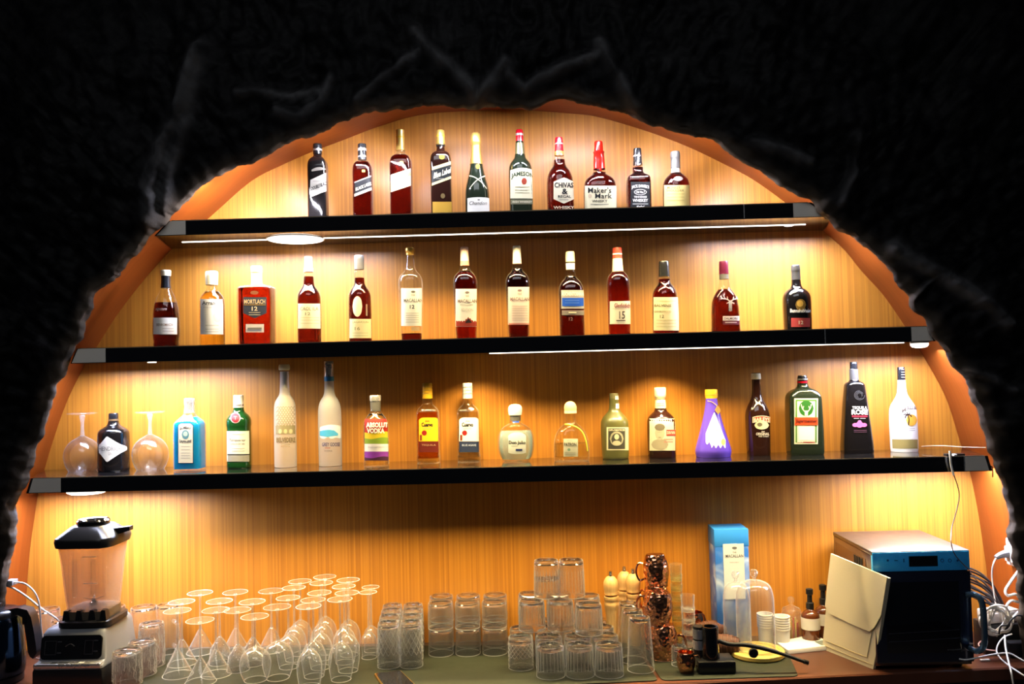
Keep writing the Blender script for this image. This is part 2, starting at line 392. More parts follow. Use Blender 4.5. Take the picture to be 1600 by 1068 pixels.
# ------------------------------------------------------------------ counter
ct = thing('countertop', 'dark reddish-brown wooden bar counter running along the back of the niche', 'counter', (0, 0, 0))
FE = lambda x: -.390+(x-.72)*.0767              # the front edge runs slightly askew to the wall
def slab_(x0, x1, off, th, z0, z1, back=None):
    pts = [(x0, FE(x0)+off), (x1, FE(x1)+off), (x1, back if back else FE(x1)+off+th), (x0, back if back else FE(x0)+off+th)]
    return MB().loft([[(x, y, z0) for x, y in pts], [(x, y, z1-.004) for x, y in pts], [(x, y+(.004 if i < 2 else 0), z1) for i, (x, y) in enumerate(pts)]])
slab_(-1.9, 1.9, 0, 0, ZC-.035, ZC, -.001).obj('worktop', M_COUNTER, ct, smooth=False)
slab_(-1.9, 1.9, .025, .02, .1, ZC-.035).obj('front_panel', M_BLACKM, ct, smooth=False)
slab_(-1.9, 1.9, .06, .02, 0, .1).obj('plinth', M_BLACKM, ct, smooth=False)

def plate(corners, z, th, m, r=.02, name='pad', parent=None, seg=5):
    """flat slab with rounded corners from a polygon in plan"""
    pts = []; n = len(corners)
    for i in range(n):
        p = Vector(corners[i]).to_2d(); a = (Vector(corners[i-1]).to_2d()-p).normalized(); c = (Vector(corners[(i+1) % n]).to_2d()-p).normalized()
        A, B = p+a*r, p+c*r
        for k in range(seg+1):
            t = k/seg; pts.append(A*(1-t)**2+p*2*t*(1-t)+B*t*t)
    e = min(.0012, th*.3)
    cen = sum(pts, Vector((0, 0)))/len(pts)
    rings = [[(q.x, q.y, z) for q in pts], [(q.x, q.y, z+th-e) for q in pts]]
    rings.append([((q-(q-cen).normalized()*e).x, (q-(q-cen).normalized()*e).y, z+th) for q in pts])
    return MB().loft(rings).obj(name, m, parent)
P1 = UZ(1028, 1062, ZC); P2 = UZ(1034, 1062, ZC); P3 = UZ(1247, 1056, ZC); P4 = UZ(1218, 1000, ZC); P5 = UZ(990, 1002, ZC)
o = plate([(-1.12, -.510), (P1.x, -.398), (P5.x-.006, -.06), (-1.20, -.022)], ZC, .003, M_MAT, .02, 'bar_mat')
tag(o, 'large dark green rubber bar mat under the upside-down glasses', 'mat')
o = plate([(P2.x, -.398), (P3.x, -.385), (P4.x, -.10), (P5.x+.006, -.06)], ZC, .003, M_MAT, .02, 'bar_mat')
tag(o, 'smaller dark green rubber mat under the copper mugs and black smoker', 'mat')
ZM = ZC+.0032

# ------------------------------------------------------------------ shelves
def shelf(z, tl, tr, bl, br, label, seams, film):
    t = thing('display_shelf', label, 'shelf', (0, 0, z))
    A, B, Cc, D = U(*tl, SF), U(*tr, SF), U(*bl, SF), U(*br, SF)
    b0 = [(Cc.x, SF+.006, -TH), (D.x, SF+.006, -TH), (inner_x(z-TH, 1)-.004, -.002, -TH), (inner_x(z-TH, -1)+.004, -.002, -TH)]
    t0 = [(A.x, SF+.006, 0), (B.x, SF+.006, 0), (inner_x(z, 1)-.004, -.002, 0), (inner_x(z, -1)+.004, -.002, 0)]
    MB().loft([b0, t0]).obj('board', M_BLACK, t, smooth=False)
    MB().loft([[(Cc.x, SF, -TH-.002), (D.x, SF, -TH-.002), (D.x, SF+.006, -TH-.002), (Cc.x, SF+.006, -TH-.002)],
               [(A.x, SF, .001), (B.x, SF, .001), (B.x, SF+.006, .001), (A.x, SF+.006, .001)]]).obj('fascia', M_BLACK, t, smooth=False)
    for sx in seams:
        x = U(sx, tl[1], SF).x; MB().box(x-.0012, x+.0012, SF-.0008, SF+.001, -TH, .001).obj('joint', M_SILVER, t, smooth=False, label='thin pale seam across the black front edge')
    for (xa, xb) in film:                # protective film left on the ends
        p = U(xa, tl[1], SF).x; q = U(xb, tl[1], SF).x
        dl = (Cc.x-A.x) if p < 0 else 0; dr = (D.x-B.x) if p > 0 else 0
        MB().loft([[(p+dl*.95, SF-.0012, -TH), (q+dr*.95, SF-.0012, -TH), (q+dr*.95, SF-.0002, -TH), (p+dl*.95, SF-.0002, -TH)],
                   [(p, SF-.0012, 0), (q, SF-.0012, 0), (q, SF-.0002, 0), (p, SF-.0002, 0)]]).obj('end_film', M_FILM, t, smooth=False, label='scuffed silvery film on the end of the black edge')
    xl, xr = (Cc.x+.03 if z > 2 else -.12), D.x-.035
    if z > 1.5: MB().box(xl, xr, -.136, -.129, -TH-.0015, -TH+.0005).obj('led_strip', M_LED, t, smooth=False, label='thin glowing white light strip')
    MB().box(A.x+.01, B.x-.01, SF-.0006, SF+.002, -.0006, .0022).obj('edge_line', mat('edge_line', (.35, .27, .18), .25, metal=.6), t, smooth=False, label='thin bright line along the top edge')
    return t
sh1 = shelf(Z1, (263, 343), (1268, 320), (241, 364), (1300, 342), 'topmost short black glossy shelf carrying ten bottles', (288, 1163), ((266, 290), (1240, 1264)))
sh2 = shelf(Z2, (120, 545), (1452, 513), (110, 563), (1462, 533), 'middle black glossy shelf carrying thirteen whisky bottles', (1290,), ((122, 165), (1425, 1450)))
sh3 = shelf(Z3, (48, 747), (1543, 705), (41, 769), (1550, 724), 'lowest and longest black glossy shelf with bottles and two balloon glasses', (1508,), ((52, 95), (1509, 1540)))
for i, (x, y, z, r, h, w) in enumerate(PUCKS):
    p = (sh1, sh1, sh2, sh2, sh3, sh3)[i]; zz = z-p.location.z
    MB().lathe([(r*1.04, zz), (r*1.04, zz-h*.25), (r, zz-h*.3)], 32, x, y, False, False).obj('lamp_bezel', M_WHITE, p)
    MB().lathe([(r, zz-h*.2), (r*.97, zz-h*.6), (r*.8, zz-h*.85), (r*.4, zz-h*.98), (.001, zz-h)], 32, x, y, False, True).obj('lamp_lens', M_LENS, p, label='glowing round lamp under the shelf')  # the flush tiny lenses belong to added lamps
# ------------------------------------------------------------------ bottles
def liquor(name, col, ior=1.36, rough=0.0):
    return mat('liquid_'+name, col, rough, trans=1, ior=ior)
L_RED = liquor('deep_red', (.20, .012, .006)); L_AMBER = liquor('amber', (.80, .28, .03)); L_DARK = liquor('dark_brown', (.12, .010, .006))
L_GOLD = liquor('gold', (.93, .62, .14)); L_CLEAR = liquor('clear', (.95, .96, .95)); L_BLUE = mat('liquid_blue', (.012, .34, .72), .05, trans=.4, ior=1.36)
L_GREEN = liquor('green', (.05, .22, .05)); L_BRIGHT = liquor('bright_red', (.36, .022, .006)); L_PALE = liquor('pale', (.93, .90, .68))
def opaque(name, col, rough=.1): return mat('glaze_'+name, col, rough, spec=.6, coat=.5)
O_BLACK = opaque('black', (.006, .005, .005)); O_DKGREEN = opaque('dark_green', (.012, .018, .010)); O_BROWN = opaque('dark_brown', (.018, .006, .004))
O_OLIVE = opaque('olive', (.085, .082, .022), .38); O_PURPLE = opaque('violet', (.085, .045, .46), .22); O_WHITE = opaque('white', (.82, .81, .78), .2)
def frosted(name, col): 
    return mat('frosted_'+name, col, .38, trans=.78, ior=1.25)
F_WHITE = frosted('white', (.90, .90, .86)); F_BLUE = frosted('bluish', (.86, .88, .93))

class Bottle:
    """sides are given as (photo row, half width in photo pixels); everything becomes metres at the bottle's own place"""
    def __init__(s, name, label, cx, Y, prof, zbase, n=2.0, dep=1.0, group=None, cat='bottle', segs=36):
        s.cx, s.Y, s.n, s.dep, s.zb = cx, Y, n, dep, zbase
        p = U(cx, prof[0][0], Y); s.x = p.x; s.sc = (Y-CAM.y)/FPX
        s.segs = segs
        s.root = thing(name, label, cat, (s.x, Y, zbase), group)
        s.prof = s.conv(prof); s.prof[0] = (s.prof[0][0], 0.0)
        s.smooth = chaikin(s.prof, 2)
        s.lab = None
    def z(s, py): return U(s.cx, py, s.Y).z-s.zb
    def conv(s, prof): return [(hw*s.sc, s.z(py)) for py, hw in prof]
    def ring(s, hw, z, n=None, dep=None):
        n = n or s.n; dep = dep or s.dep; out = []
        for k in range(s.segs):
            a = 2*PI*(k+.5)/s.segs; c, si = math.cos(a), math.sin(a)
            nn = n
            x = hw*math.copysign(abs(c)**(2/nn), c); y = hw*dep*math.copysign(abs(si)**(2/nn), si)
            out.append((x, y, z))
        return out
    def neckmix(s, hw):                  # square bottles turn round towards the neck
        mx = max(r for r, z in s.prof); t = max(0, min(1, (hw/mx-.42)/.4))
        return 2+(s.n-2)*t, (1+(s.dep-1)*t)
    def shell(s, prof, name, m, scale=1.0, cap=True, label=None, parent=None):
        rs = []
        for hw, z in prof:
            n, d = s.neckmix(hw); rs.append(s.ring(max(.0008, hw*scale), z, n, d))
        return MB().loft(rs, True, cap).obj(name, m, parent or s.root, label=label)
    def body(s, m, label=None): 
        o = s.shell(s.smooth, 'glass_body', m, label=label); s.bodyo = o; return o
    def liquid(s, m, ytop, scale=.955, label=None, bottom=.006):
        zt = s.z(ytop); pr = []
        pts = s.smooth
        for (r, z) in pts:
            zz = max(z, bottom)
            if zz <= zt: pr.append((r, zz))
        # close at the level
        for (r1, z1), (r2, z2) in zip(pts, pts[1:]):
            if z1 <= zt < z2: pr.append((r1+(r2-r1)*(zt-z1)/(z2-z1), zt)); break
        return s.shell(pr, 'liquid', m, scale, label=label)
    def cap(s, m, prof, name='cap', n=2.0, label=None, smooth=1, parent=None):
        pr = s.conv(prof)
        if smooth: pr = chaikin(pr, smooth)
        rs = [s.ring(hw, z, n, 1) for hw, z in pr]
        return MB().loft(rs, True, True).obj(name, m, parent or s.root, label=label)
    def half(s, z):
        P = s.smooth
        for (r1, z1), (r2, z2) in zip(P, P[1:]):
            if z1 <= z <= z2 and z2 > z1: return r1+(r2-r1)*(z-z1)/(z2-z1)
        return P[-1][0] if z > P[-1][1] else P[0][0]
    def surf(s, px, py, eps):
        yf = 0; z = x = 0
        for _ in range(4):
            q = U(px, py, s.Y+yf); x, z = q.x-s.x, q.z-s.zb
            hw = s.half(z); n, d = s.neckmix(hw); u = max(-.975, min(.975, x/hw))
            x = u*hw; yf = -hw*d*(1-abs(u)**n)**(1/n)
        e = eps; nx = math.copysign(abs(u)**(n-1), u)/hw; ny = ((1-abs(u)**n)**((n-1)/n))/(hw*d)
        l = math.hypot(nx, ny)
        return (x+e*nx/l, yf-e*ny/l, max(.0005, z))
    def patch(s, lo, hi, x0, x1, m, name='label', nx=14, nz=8, eps=.0005, parent=None, label=None):
        """a thin print on the bottle between the photo rows lo(x) and hi(x)"""
        f = lambda g, x: g(x) if callable(g) else g
        v = []
        for j in range(nz+1):
            for i in range(nx+1):
                x = x0+(x1-x0)*i/nx; a, b = f(lo, x), f(hi, x)
                v.append(s.surf(x, a+(b-a)*j/nz, eps))
        fs = [(j*(nx+1)+i, j*(nx+1)+i+1, (j+1)*(nx+1)+i+1, (j+1)*(nx+1)+i) for j in range(nz) for i in range(nx)]
        o = MB().add(v, fs).obj(name, m, parent or s.root, label=label)
        if name == 'label': s.lab = o
        return o
    def rect(s, x0, y0, x1, y1, col, name='label', parent=None, eps=.0005, label=None):
        return s.patch(y1, y0, x0, x1, paper(col), name, parent=parent, eps=eps, label=label)
    def text(s, txt, xc, yc, w, h, col, bold=.012, parent=None, slope=0, arc=0, shear=0, eps=.0011):
        V, F = text_mesh(txt, bold, shear)
        v = [s.surf(xc+a*w, yc-b*h+slope*a*w+arc*(a*2)**2, eps) for a, b in V]
        return MB().add(v, F).obj('lettering', paper(col), parent or s.lab or s.root, smooth=False)
    def ell(s, xc, yc, rx, ry, col, name='emblem', parent=None, eps=.0009, label=None):
        f = lambda sg: (lambda x: yc+sg*ry*math.sqrt(max(0, 1-((x-xc)/rx)**2)))
        m = col if not isinstance(col, tuple) else paper(col)
        return s.patch(f(1), f(-1), xc-rx*.999, xc+rx*.999, m, name, 12, 6, eps, parent or s.lab or s.root, label)
    def lines(s, xc, ys, w, col, t=.8, parent=None):      # rows of small print too fine to read
        mb = MB()
        for y in ys:
            v = [s.surf(xc+w*(i/6-.5), yy, .0011) for yy in (y+t/2, y-t/2) for i in range(7)]
            mb.add(v, [(i, i+1, i+8, i+7) for i in range(6)])
        return mb.obj('small_print', paper(col), parent or s.lab or s.root, smooth=False)
    def edges(s, y0, y1, off=.9, col=(.62, .6, .56)): pass

BLK = (.012, .012, .014); CRM = hexc('efe6c6'); WHT = hexc('f2efe6'); GLD = hexc('c79a35'); GRY = hexc('8a8780'); MAR = hexc('6d1820'); SIL = hexc('c9c6c0')
C_GOLD = mat('gold_foil', hexc('e0b860'), .3, metal=.7); C_BLACK = mat('black_cap', (.012, .012, .013), .25, coat=.4); C_CREAM = mat('cream_cap', hexc('f0e2b8'), .4)
C_RED = mat('red_cap', hexc('b01020'), .25, coat=.4); C_GREY = mat('grey_cap', hexc('6c6a66'), .35, metal=.4); C_WHITE = mat('white_cap', hexc('f1ece4'), .35); C_MAROON = mat('maroon_cap', hexc('4a1026'), .3)
C_DKGREY = mat('dark_grey_cap', hexc('4a4844'), .35, metal=.3); C_WAX = mat('red_wax', hexc('c01a10'), .22, coat=.6); C_PINK = mat('pinkish_cap', hexc('f3cfc4'), .4); C_YEL = mat('yellow_cap', hexc('dba824'), .4)
SEAL = hexc('e8e4dc')
Y1 = -.14; T = 'bottle on the top shelf'
G1 = 'bottles on the top shelf'; G2 = 'bottles on the middle shelf'; G3 = 'bottles on the lowest shelf'
def B1(label, cx, prof, **k): return Bottle('liquor_bottle', label, cx, Y1, [(prof[0][0], prof[0][1])]+prof[1:], Z1, group=G1, **k)
def slant(x0, yl, x1, yr): return lambda x: yl+(yr-yl)*(x-x0)/(x1-x0)

# --- top shelf, left to right
def square_scotch(label, cx, top, base, hw, capm, sh, neck, liq, bodym, capbot):
    b = B1(label, cx, [(base, hw), (base-3, hw), (sh+14, hw), (sh+4, hw), (sh-3, hw*.93), (sh-8, hw*.72), (sh-11, 6.8), (capbot, 6), (top+3, 6)], n=4.5, dep=.95)
    b.body(bodym)
    if liq: b.liquid(liq, neck)
    return b
b = square_scotch('square black whisky bottle with a silver slanted band, first on the top shelf', 498, 225, 349, 15, C_BLACK, 256, 0, None, O_BLACK, 240)
b.cap(C_BLACK, [(241, 7), (226, 7.2), (225, 6.5)]); b.cap(M_SILVER, [(236, 7.4), (233, 7.4)], 'cap_band', smooth=0)
b.patch(slant(485, 308, 513, 297), slant(485, 281, 513, 268), 485, 513, paper(hexc('b9b4a8')), label='silver grey slanted label')
b.patch(slant(485, 308, 513, 297), slant(485, 302, 513, 291), 485, 513, paper(CRM), 'label_edge', parent=b.lab, eps=.0009, nz=2)
b.text('DOUBLE BLACK', 499, 290, 25, 6, BLK, .03, slope=-.4); b.lines(499, [283], 20, GRY)
b.patch(lambda x: 266-(x-499)*.15, lambda x: 261+((x-499)/12)**2*4, 487, 511, paper(hexc('7e7a70')), 'shoulder_highlight')  # grey highlight on the shoulder, painted as a patch
b = square_scotch('square dark red whisky bottle with black cap, second on the top shelf', 568, 225, 347, 15, C_BLACK, 262, 254, L_RED, G_BOTTLE, 250)
b.cap(C_BLACK, [(250, 6.8), (226, 6.8), (225, 6)]); b.cap(M_SILVER, [(236, 7.1), (232, 7.1)], 'cap_band', smooth=0); b.cap(M_SILVER, [(246, 7.1), (244, 7.1)], 'cap_band', smooth=0)
b.patch(slant(554, 307, 582, 296), slant(554, 284, 582, 273), 554, 582, paper(BLK))
b.patch(slant(554, 307, 582, 296), slant(554, 303, 582, 292), 554, 582, paper(CRM), 'label_edge', parent=b.lab, eps=.0009, nz=2)
b.patch(slant(554, 286, 582, 275), slant(554, 284, 582, 273), 554, 582, paper(GRY), 'label_edge', parent=b.lab, eps=.0009, nz=2)
b.text('BLACK LABEL', 568, 291, 24, 5, CRM, .03, slope=-.4); b.lines(568, [267], 5, GLD, 4)
b = square_scotch('square red whisky bottle with gold cap and cream slanted label', 628, 203, 345, 17, C_GOLD, 252, 243, L_RED, G_BOTTLE, 236)
b.cap(C_GOLD, [(235, 7.4), (232, 7), (206, 6.4), (204, 7), (203, 6)]); b.cap(C_YEL, [(216, 6.9), (214, 6.9)], 'cap_band', smooth=0)
b.patch(slant(611, 300, 644, 289), slant(611, 273, 644, 262), 611, 644, paper(hexc('ecd9a4')))
b.text('GOLD LABEL', 629, 275, 26, 5, hexc('6e5a20'), .02, slope=-.33); b.text('RESERVE', 629, 284, 16, 3.4, hexc('b8862a'), .02, slope=-.33); b.ell(627, 255, 4, 3.4, GLD)
b = square_scotch('square near-black whisky bottle with gold cap and gold foot label', 691, 204, 343, 16.5, C_GOLD, 247, 234, None, O_BROWN, 228)
b.cap(C_GOLD, [(227, 7.6), (206, 7), (204, 6.4)]); b.cap(C_YEL, [(214, 7.5), (212, 7.5)], 'cap_band', smooth=0); b.cap(C_BLACK, [(229, 6.9), (226, 7.8)], 'cap_ring', smooth=0)
b.patch(slant(675, 290, 707, 277), slant(675, 261, 707, 251), 675, 707, paper(hexc('161a1c')))
b.patch(slant(675, 266, 707, 256), slant(675, 261, 707, 251), 675, 707, paper(hexc('e8d294')), 'label_edge', parent=b.lab, eps=.0009, nz=2)
b.patch(slant(675, 290, 707, 278), slant(675, 286, 707, 274), 675, 707, paper(hexc('e8d294')), 'label_edge', parent=b.lab, eps=.0009, nz=2)
b.text('Blue Label', 691, 270, 27, 9, CRM, .03, slope=-.36, shear=.2); b.lines(692, [279], 22, GRY)
b.rect(676, 315, 707, 341, hexc('b98f2c'), 'foot_label'); b.ell(690.5, 245, 4.5, 4, GLD, parent=b.root); b.ell(692, 306, 3.5, 4, hexc('6a5730'), parent=b.root)
# champagne
b = B1('dark champagne bottle with gold foil neck, in the middle of the top shelf', 746.5, [(341, 18.5), (339, 19.3), (305, 19.3), (292, 18), (275, 13), (258, 9.5), (240, 7), (222, 6.5), (212, 6.5)])
b.body(O_DKGREEN)
b.cap(C_GOLD, [(257, 10.2), (240, 7.8), (226, 7), (224, 8.3), (212, 8), (208, 6.5), (207, 3)], 'foil')
b.patch(343, lambda x: 308+((x-748)/17)**2*1.5, 730.5, 765, paper(WHT)); b.text('Chandon', 747, 317, 27, 6, hexc('6b675e'), 0, shear=.3); b.ell(748, 312, 2, 1.2, GRY)
for sg in (-1, 1):
    b.patch(lambda x: 281-sg*(x-747)*.75+((x-747)/14)**2*5, lambda x: 279.2-sg*(x-747)*.75+((x-747)/14)**2*5, 733.5, 760.5, paper(hexc('d8cfae')), 'ribbon', nz=1)
b.ell(746.5, 260, 3.5, 4, GLD, 'seal', parent=b.root)
# green bottle, cream label
b = B1('green whiskey bottle with red cap and tall cream label', 815, [(342, 18), (340, 18.6), (266, 18.8), (256, 16.5), (250, 11.5), (245, 7.8), (222, 6), (206, 5)])
b.body(O_DKGREEN); b.cap(C_RED, [(223, 6), (204, 5.7), (203, 5)]); b.cap(M_SILVER, [(212, 6.1), (209, 6.1)], 'cap_band', smooth=0)
b.cap(mat('green_foil', hexc('6f6d4a'), .3, metal=.6), [(247, 8.2), (224, 6.4)], 'neck_foil', smooth=0)
b.patch(310, lambda x: 262+((x-816)/18)**2*4, 797.5, 834.5, paper(hexc('f1e9c4'))); b.text('JAMESON', 816, 272, 34, 9, hexc('31412c'), .03, arc=4)
b.ell(819, 283, 4, 5, hexc('a8402a')); b.lines(816, [292, 297, 301], 22, hexc('a49a78')); b.rect(798, 311.5, 834, 319, hexc('75745a'), 'foot_band'); b.text('IRISH WHISKEY', 816, 315.2, 30, 3, CRM, .02)
# round bottle with shield label
b = B1('round-shouldered whiskey bottle with cream shield label and red cap', 876.5, [(340, 20.5), (338, 21.2), (284, 21.4), (270, 18), (262, 12), (257, 9), (246, 8.6), (240, 7.2), (218, 6)])
b.body(G_BOTTLE); b.liquid(L_RED, 250); b.cap(C_RED, [(237, 6.8), (218, 6), (215, 5.6)]); b.cap(C_GOLD, [(243, 7.4), (237, 7.2)], 'cap_ring', smooth=0); b.cap(M_SILVER, [(226, 6.7), (224, 6.6)], 'cap_band', smooth=0)
b.patch(lambda x: 318-abs(x-881)*.45, lambda x: 277+abs(x-881)*.42, 865, 897, paper(hexc('eee3c4'))); b.text('CHIVAS', 881, 289, 29, 8, BLK, .03); b.text('&', 882.5, 299, 9, 9, BLK, .03); b.text('REGAL', 882, 307, 20, 4, BLK, .02); b.lines(881, [312], 14, GRY)
b.text('WHISKY', 881, 324, 32, 4.5, CRM, .02, parent=b.root)
# red wax bottle
b = B1('squat wide bourbon bottle with dripping red wax neck', 938.5, [(338, 25), (336, 25.8), (292, 25.8), (282, 23), (276, 16), (272, 10), (258, 9), (240, 7.5), (224, 6.5)], n=3, dep=.8)
b.body(G_BOTTLE); b.liquid(L_RED, 270); 
mb = MB(); n = 36; pr = [(262, 9.6), (250, 8.9), (240, 8.2), (239, 8.8), (237, 8.8), (236, 7.4), (223, 6.6), (221, 5.8)]
rs = []
for j, (py, hw) in enumerate(pr):
    z = b.z(py); rs.append([(hw*b.sc*math.cos(2*PI*k/n), hw*b.sc*math.sin(2*PI*k/n), z-((.004+.010*max(0, math.sin(k*2.1)+math.sin(k*.7+1))) if j == 0 else 0)) for k in range(n)])
mb.loft(rs, False, True).obj('wax_seal', C_WAX, b.root, label='glossy red wax dripping down the neck')
b.patch(343, 290, 914, 963, paper(hexc('efe5bd'))); b.text("Maker's", 937, 297, 36, 9, BLK, .01); b.text('Mark', 943, 306, 26, 8, BLK, .01); b.text('WHISKY', 937, 314, 24, 4, BLK, .01); b.lines(937, [319], 28, GRY); b.ell(922, 306, 3, 3, hexc('d6bfa0'))
# square black label
b = B1('square Tennessee whiskey bottle with black cap and black label', 999, [(337, 18), (335, 18.6), (282, 18.6), (277, 17), (273, 11), (269, 8), (260, 8.4), (250, 6.4), (236, 5.6)], n=7, dep=.95)
b.body(G_BOTTLE); b.liquid(L_DARK, 262); b.cap(C_BLACK, [(258, 7), (234, 6.4), (232, 5.8)]); b.cap(M_SILVER, [(245, 7), (243, 6.9)], 'cap_band', smooth=0)
b.rect(985.5, 284, 1015.5, 342, BLK); b.text("JACK DANIEL'S", 1000.5, 291, 27, 6, WHT, .02, arc=2); b.ell(1000.5, 300, 10, 4.6, hexc('d8d5cc')); b.ell(1000.5, 300, 9, 3.8, BLK, eps=.0011); b.text('Old No.7', 1000.5, 300, 14, 4, WHT, .02, eps=.0013)
b.text('TENNESSEE', 1000.5, 307.5, 20, 3, WHT, .02); b.text('WHISKEY', 1000.5, 313, 24, 5, WHT, .03); b.lines(1000.5, [318.5], 24, WHT); b.text('JW', 1000.5, 323, 14, 3.5, WHT, .03)
# last
b = B1('round whisky bottle with grey cap and yellow label, last on the top shelf', 1058, [(335, 21), (333, 21.4), (294, 21.4), (282, 19.5), (275, 13.5), (270, 7.2), (255, 6.2), (242, 6)])
b.body(G_BOTTLE); b.liquid(L_RED, 271); b.cap(C_GREY, [(263, 7.6), (248, 7.2), (247, 7.7), (239, 7.5), (237, 6.8)]); b.cap(C_WHITE, [(270, 6.9), (263, 6.7)], 'neck_label', smooth=0)
b.patch(341, 289, 1038, 1077, paper(hexc('f0d886'))); b.text('MONKEY', 1053, 293, 20, 4, hexc('6a5526'), .01); b.text('SHOULDER', 1055, 297.5, 27, 3.6, hexc('8a7136'), .01); b.lines(1056, [303, 308, 313], 26, hexc('cbb05c')); b.ell(1060, 279, 7, 3.6, M_SILVER, 'badge', parent=b.root)

# --- middle shelf, left to right
Y2 = -.14
def B2(label, cx, prof, **k): return Bottle('liquor_bottle', label, cx, Y2, prof, Z2, group=G2, **k)
b = B2('bell-skirted cognac bottle with cream cork, first on the middle shelf', 260, [(541, 17.5), (538, 19.5), (534, 18.4), (527, 19.8), (515, 20.3), (498, 20), (480, 18.5), (466, 14.5), (456, 9.5), (450, 7.4), (432, 6.5)])
b.body(G_BOTTLE); b.liquid(L_DARK, 473); b.cap(C_CREAM, [(431, 7.6), (423, 8), (422, 7.4)], 'cork_top'); b.cap(C_BLACK, [(450, 7.8), (440, 7), (431, 7.2)], 'capsule')
b.rect(240.5, 496, 274, 522, WHT); b.text('BENROMACH', 257, 507, 24, 4, hexc('8c6f4a'), .01); b.lines(262, [513, 517], 16, hexc('b9a88e')); b.text('signature', 252, 483, 17, 6, hexc('d8cfc6'), 0, shear=.4, parent=b.root)
b = B2('round bottle of pale gold whisky with white label and white cap', 332, [(540, 18.8), (538, 19.3), (474, 19.5), (464, 17.5), (457, 12), (452, 8), (440, 7.2), (430, 7)])
b.body(G_BOTTLE); b.liquid(L_GOLD, 456); b.cap(C_CREAM, [(445, 9.2), (427, 10), (424, 9)])
b.rect(313.5, 467, 350.5, 522, WHT); b.text('Arran', 326, 473, 20, 6, hexc('54524a'), .02); b.lines(331, [480], 34, SIL); b.ell(339, 494, 6, 9, hexc('dcd7cc')); b.lines(331, [508, 514, 518], 20, hexc('b8b09e'))
b = B2('square red whisky bottle with slate-blue shield label', 402.5, [(538, 24.5), (533, 26.4), (455, 27), (450, 26.6), (447, 22), (446, 9.4), (436, 8), (422, 7.5)], n=9, dep=.72)
b.body(G_BOTTLE); b.liquid(L_BRIGHT, 449, .93); b.cap(C_CREAM, [(446, 8.4), (430, 8), (420, 8.8), (417, 8.6), (416, 8)]); b.cap(mat('tan_band', hexc('b89a62'), .5), [(426, 8.9), (422, 8.9)], 'cap_band', smooth=0)
b.patch(lambda x: 497-abs(x-398)*.45, 464, 380, 416.5, paper(hexc('3a4052')), label='slate blue shield-shaped label'); b.text('MORTLACH', 398, 471, 33, 7, hexc('e3c9a0'), .02); b.lines(398, [476], 34, GLD); b.text('12', 398, 482, 9, 6.5, hexc('e8dcc2'), .02); b.lines(398, [488, 491.5], 18, hexc('d8c9a8')); b.rect(384, 506, 412.5, 519, hexc('eee4dc'), 'foot_label'); b.lines(398, [513], 22, GRY, 3, parent=b.root); b.ell(397.5, 457, 6.5, 3, hexc('7a4a30'), parent=b.root)
b = B2('tall dark whisky bottle with grey foil cap and cream label, left of the oval-label bottle', 484, [(538, 18), (536, 18.6), (466, 18.8), (457, 16.5), (450, 11.5), (445, 8.4), (436, 8.2), (425, 6.4), (404, 5.8)])
b.body(G_BOTTLE); b.liquid(L_DARK, 432); b.cap(C_GREY, [(425, 7), (402, 6.4), (401, 5.8)]); b.cap(C_WHITE, [(424, 7.2), (419, 7.1)], 'cap_band', smooth=0)
b.rect(466, 474, 501.5, 513, hexc('e9dfb4')); b.text('CAOL ILA', 483, 482, 28, 5.5, hexc('7d7a60'), .01); b.text('12', 481, 490, 8, 4.5, hexc('7d7a60'), .01); b.lines(484, [496, 500, 505], 28, hexc('c2b88c'))
b = B2('dark whisky bottle with a cream oval label above a cream band', 563.5, [(537, 17.5), (535, 18), (464, 18.2), (455, 15.5), (448, 10.5), (443, 7.8), (430, 7.6), (420, 6.4), (402, 6)])
b.body(G_BOTTLE); b.liquid(L_DARK, 434); b.cap(C_GREY, [(421, 7.6), (400, 7.6), (399, 7)]); b.patch(420, 400, 565, 570.5, paper(SEAL), 'tax_seal', nx=3)
b.rect(546.5, 498, 581, 528, hexc('e9deae')); b.text('LAGAVULIN', 563, 503, 24, 3, hexc('8b845e'), .01); b.text('16', 558.5, 513, 8, 5, hexc('8b845e'), .01); b.lines(563, [520, 524], 24, hexc('c2b88c'))
b.ell(558.5, 478.5, 7.5, 16, hexc('e6dfc0'), 'oval_label', parent=b.root); b.patch(lambda x: 493+(x-572)*.2, lambda x: 475, 571.5, 574, paper(hexc('9a8f78')), 'side_script', nx=2)
def mac(label, cx, top, base, liqm, lvl, capm, labc, txt, lx0, lx1, ly0, ly1, dark):
    b = B2(label, cx, [(base, 15), (base-2, 15.6), (base-40, 17.2), (445, 18.8), (436, 18.2), (429, 15), (423, 8.2), (415, 6.8), (402, 5.4), (top+4, 5)], n=2.6)
    b.body(G_BOTTLE); b.liquid(liqm, lvl)
    b.patch(ly1, ly0, lx0, lx1, paper(labc)); b.text('THE', (lx0+lx1)/2, ly0+11, 6, 2.6, dark, .01); b.text('MACALLAN', (lx0+lx1)/2, ly0+19, 29, 5.5, dark, .015); b.ell((lx0+lx1)/2, ly0+5.5, 3.4, 1.6, dark); return b
b = mac('nearly empty clear whisky bottle with white label and small gold stopper', 643.5, 387, 535, L_DARK, 521, None, hexc('f1efe8'), '', 627, 664, 450, 509, hexc('6f6b66'))
b.cap(C_GOLD, [(398, 6), (394, 6), (393, 7.2), (388, 7.2), (387, 6.4)]); b.text('12', 644, 479, 7, 6, BLK, .02); b.lines(644, [489, 492.5, 496, 499.5, 503], 20, hexc('b4b0aa')); b.rect(642.5, 510.5, 655.5, 516.5, hexc('c9a77c'), 'neck_tag')
b = mac('red whisky bottle with white label printed with red peaks', 729, 386, 534, L_BRIGHT, 424, None, hexc('f0ece4'), '', 712, 748, 451, 510, hexc('86736c'))
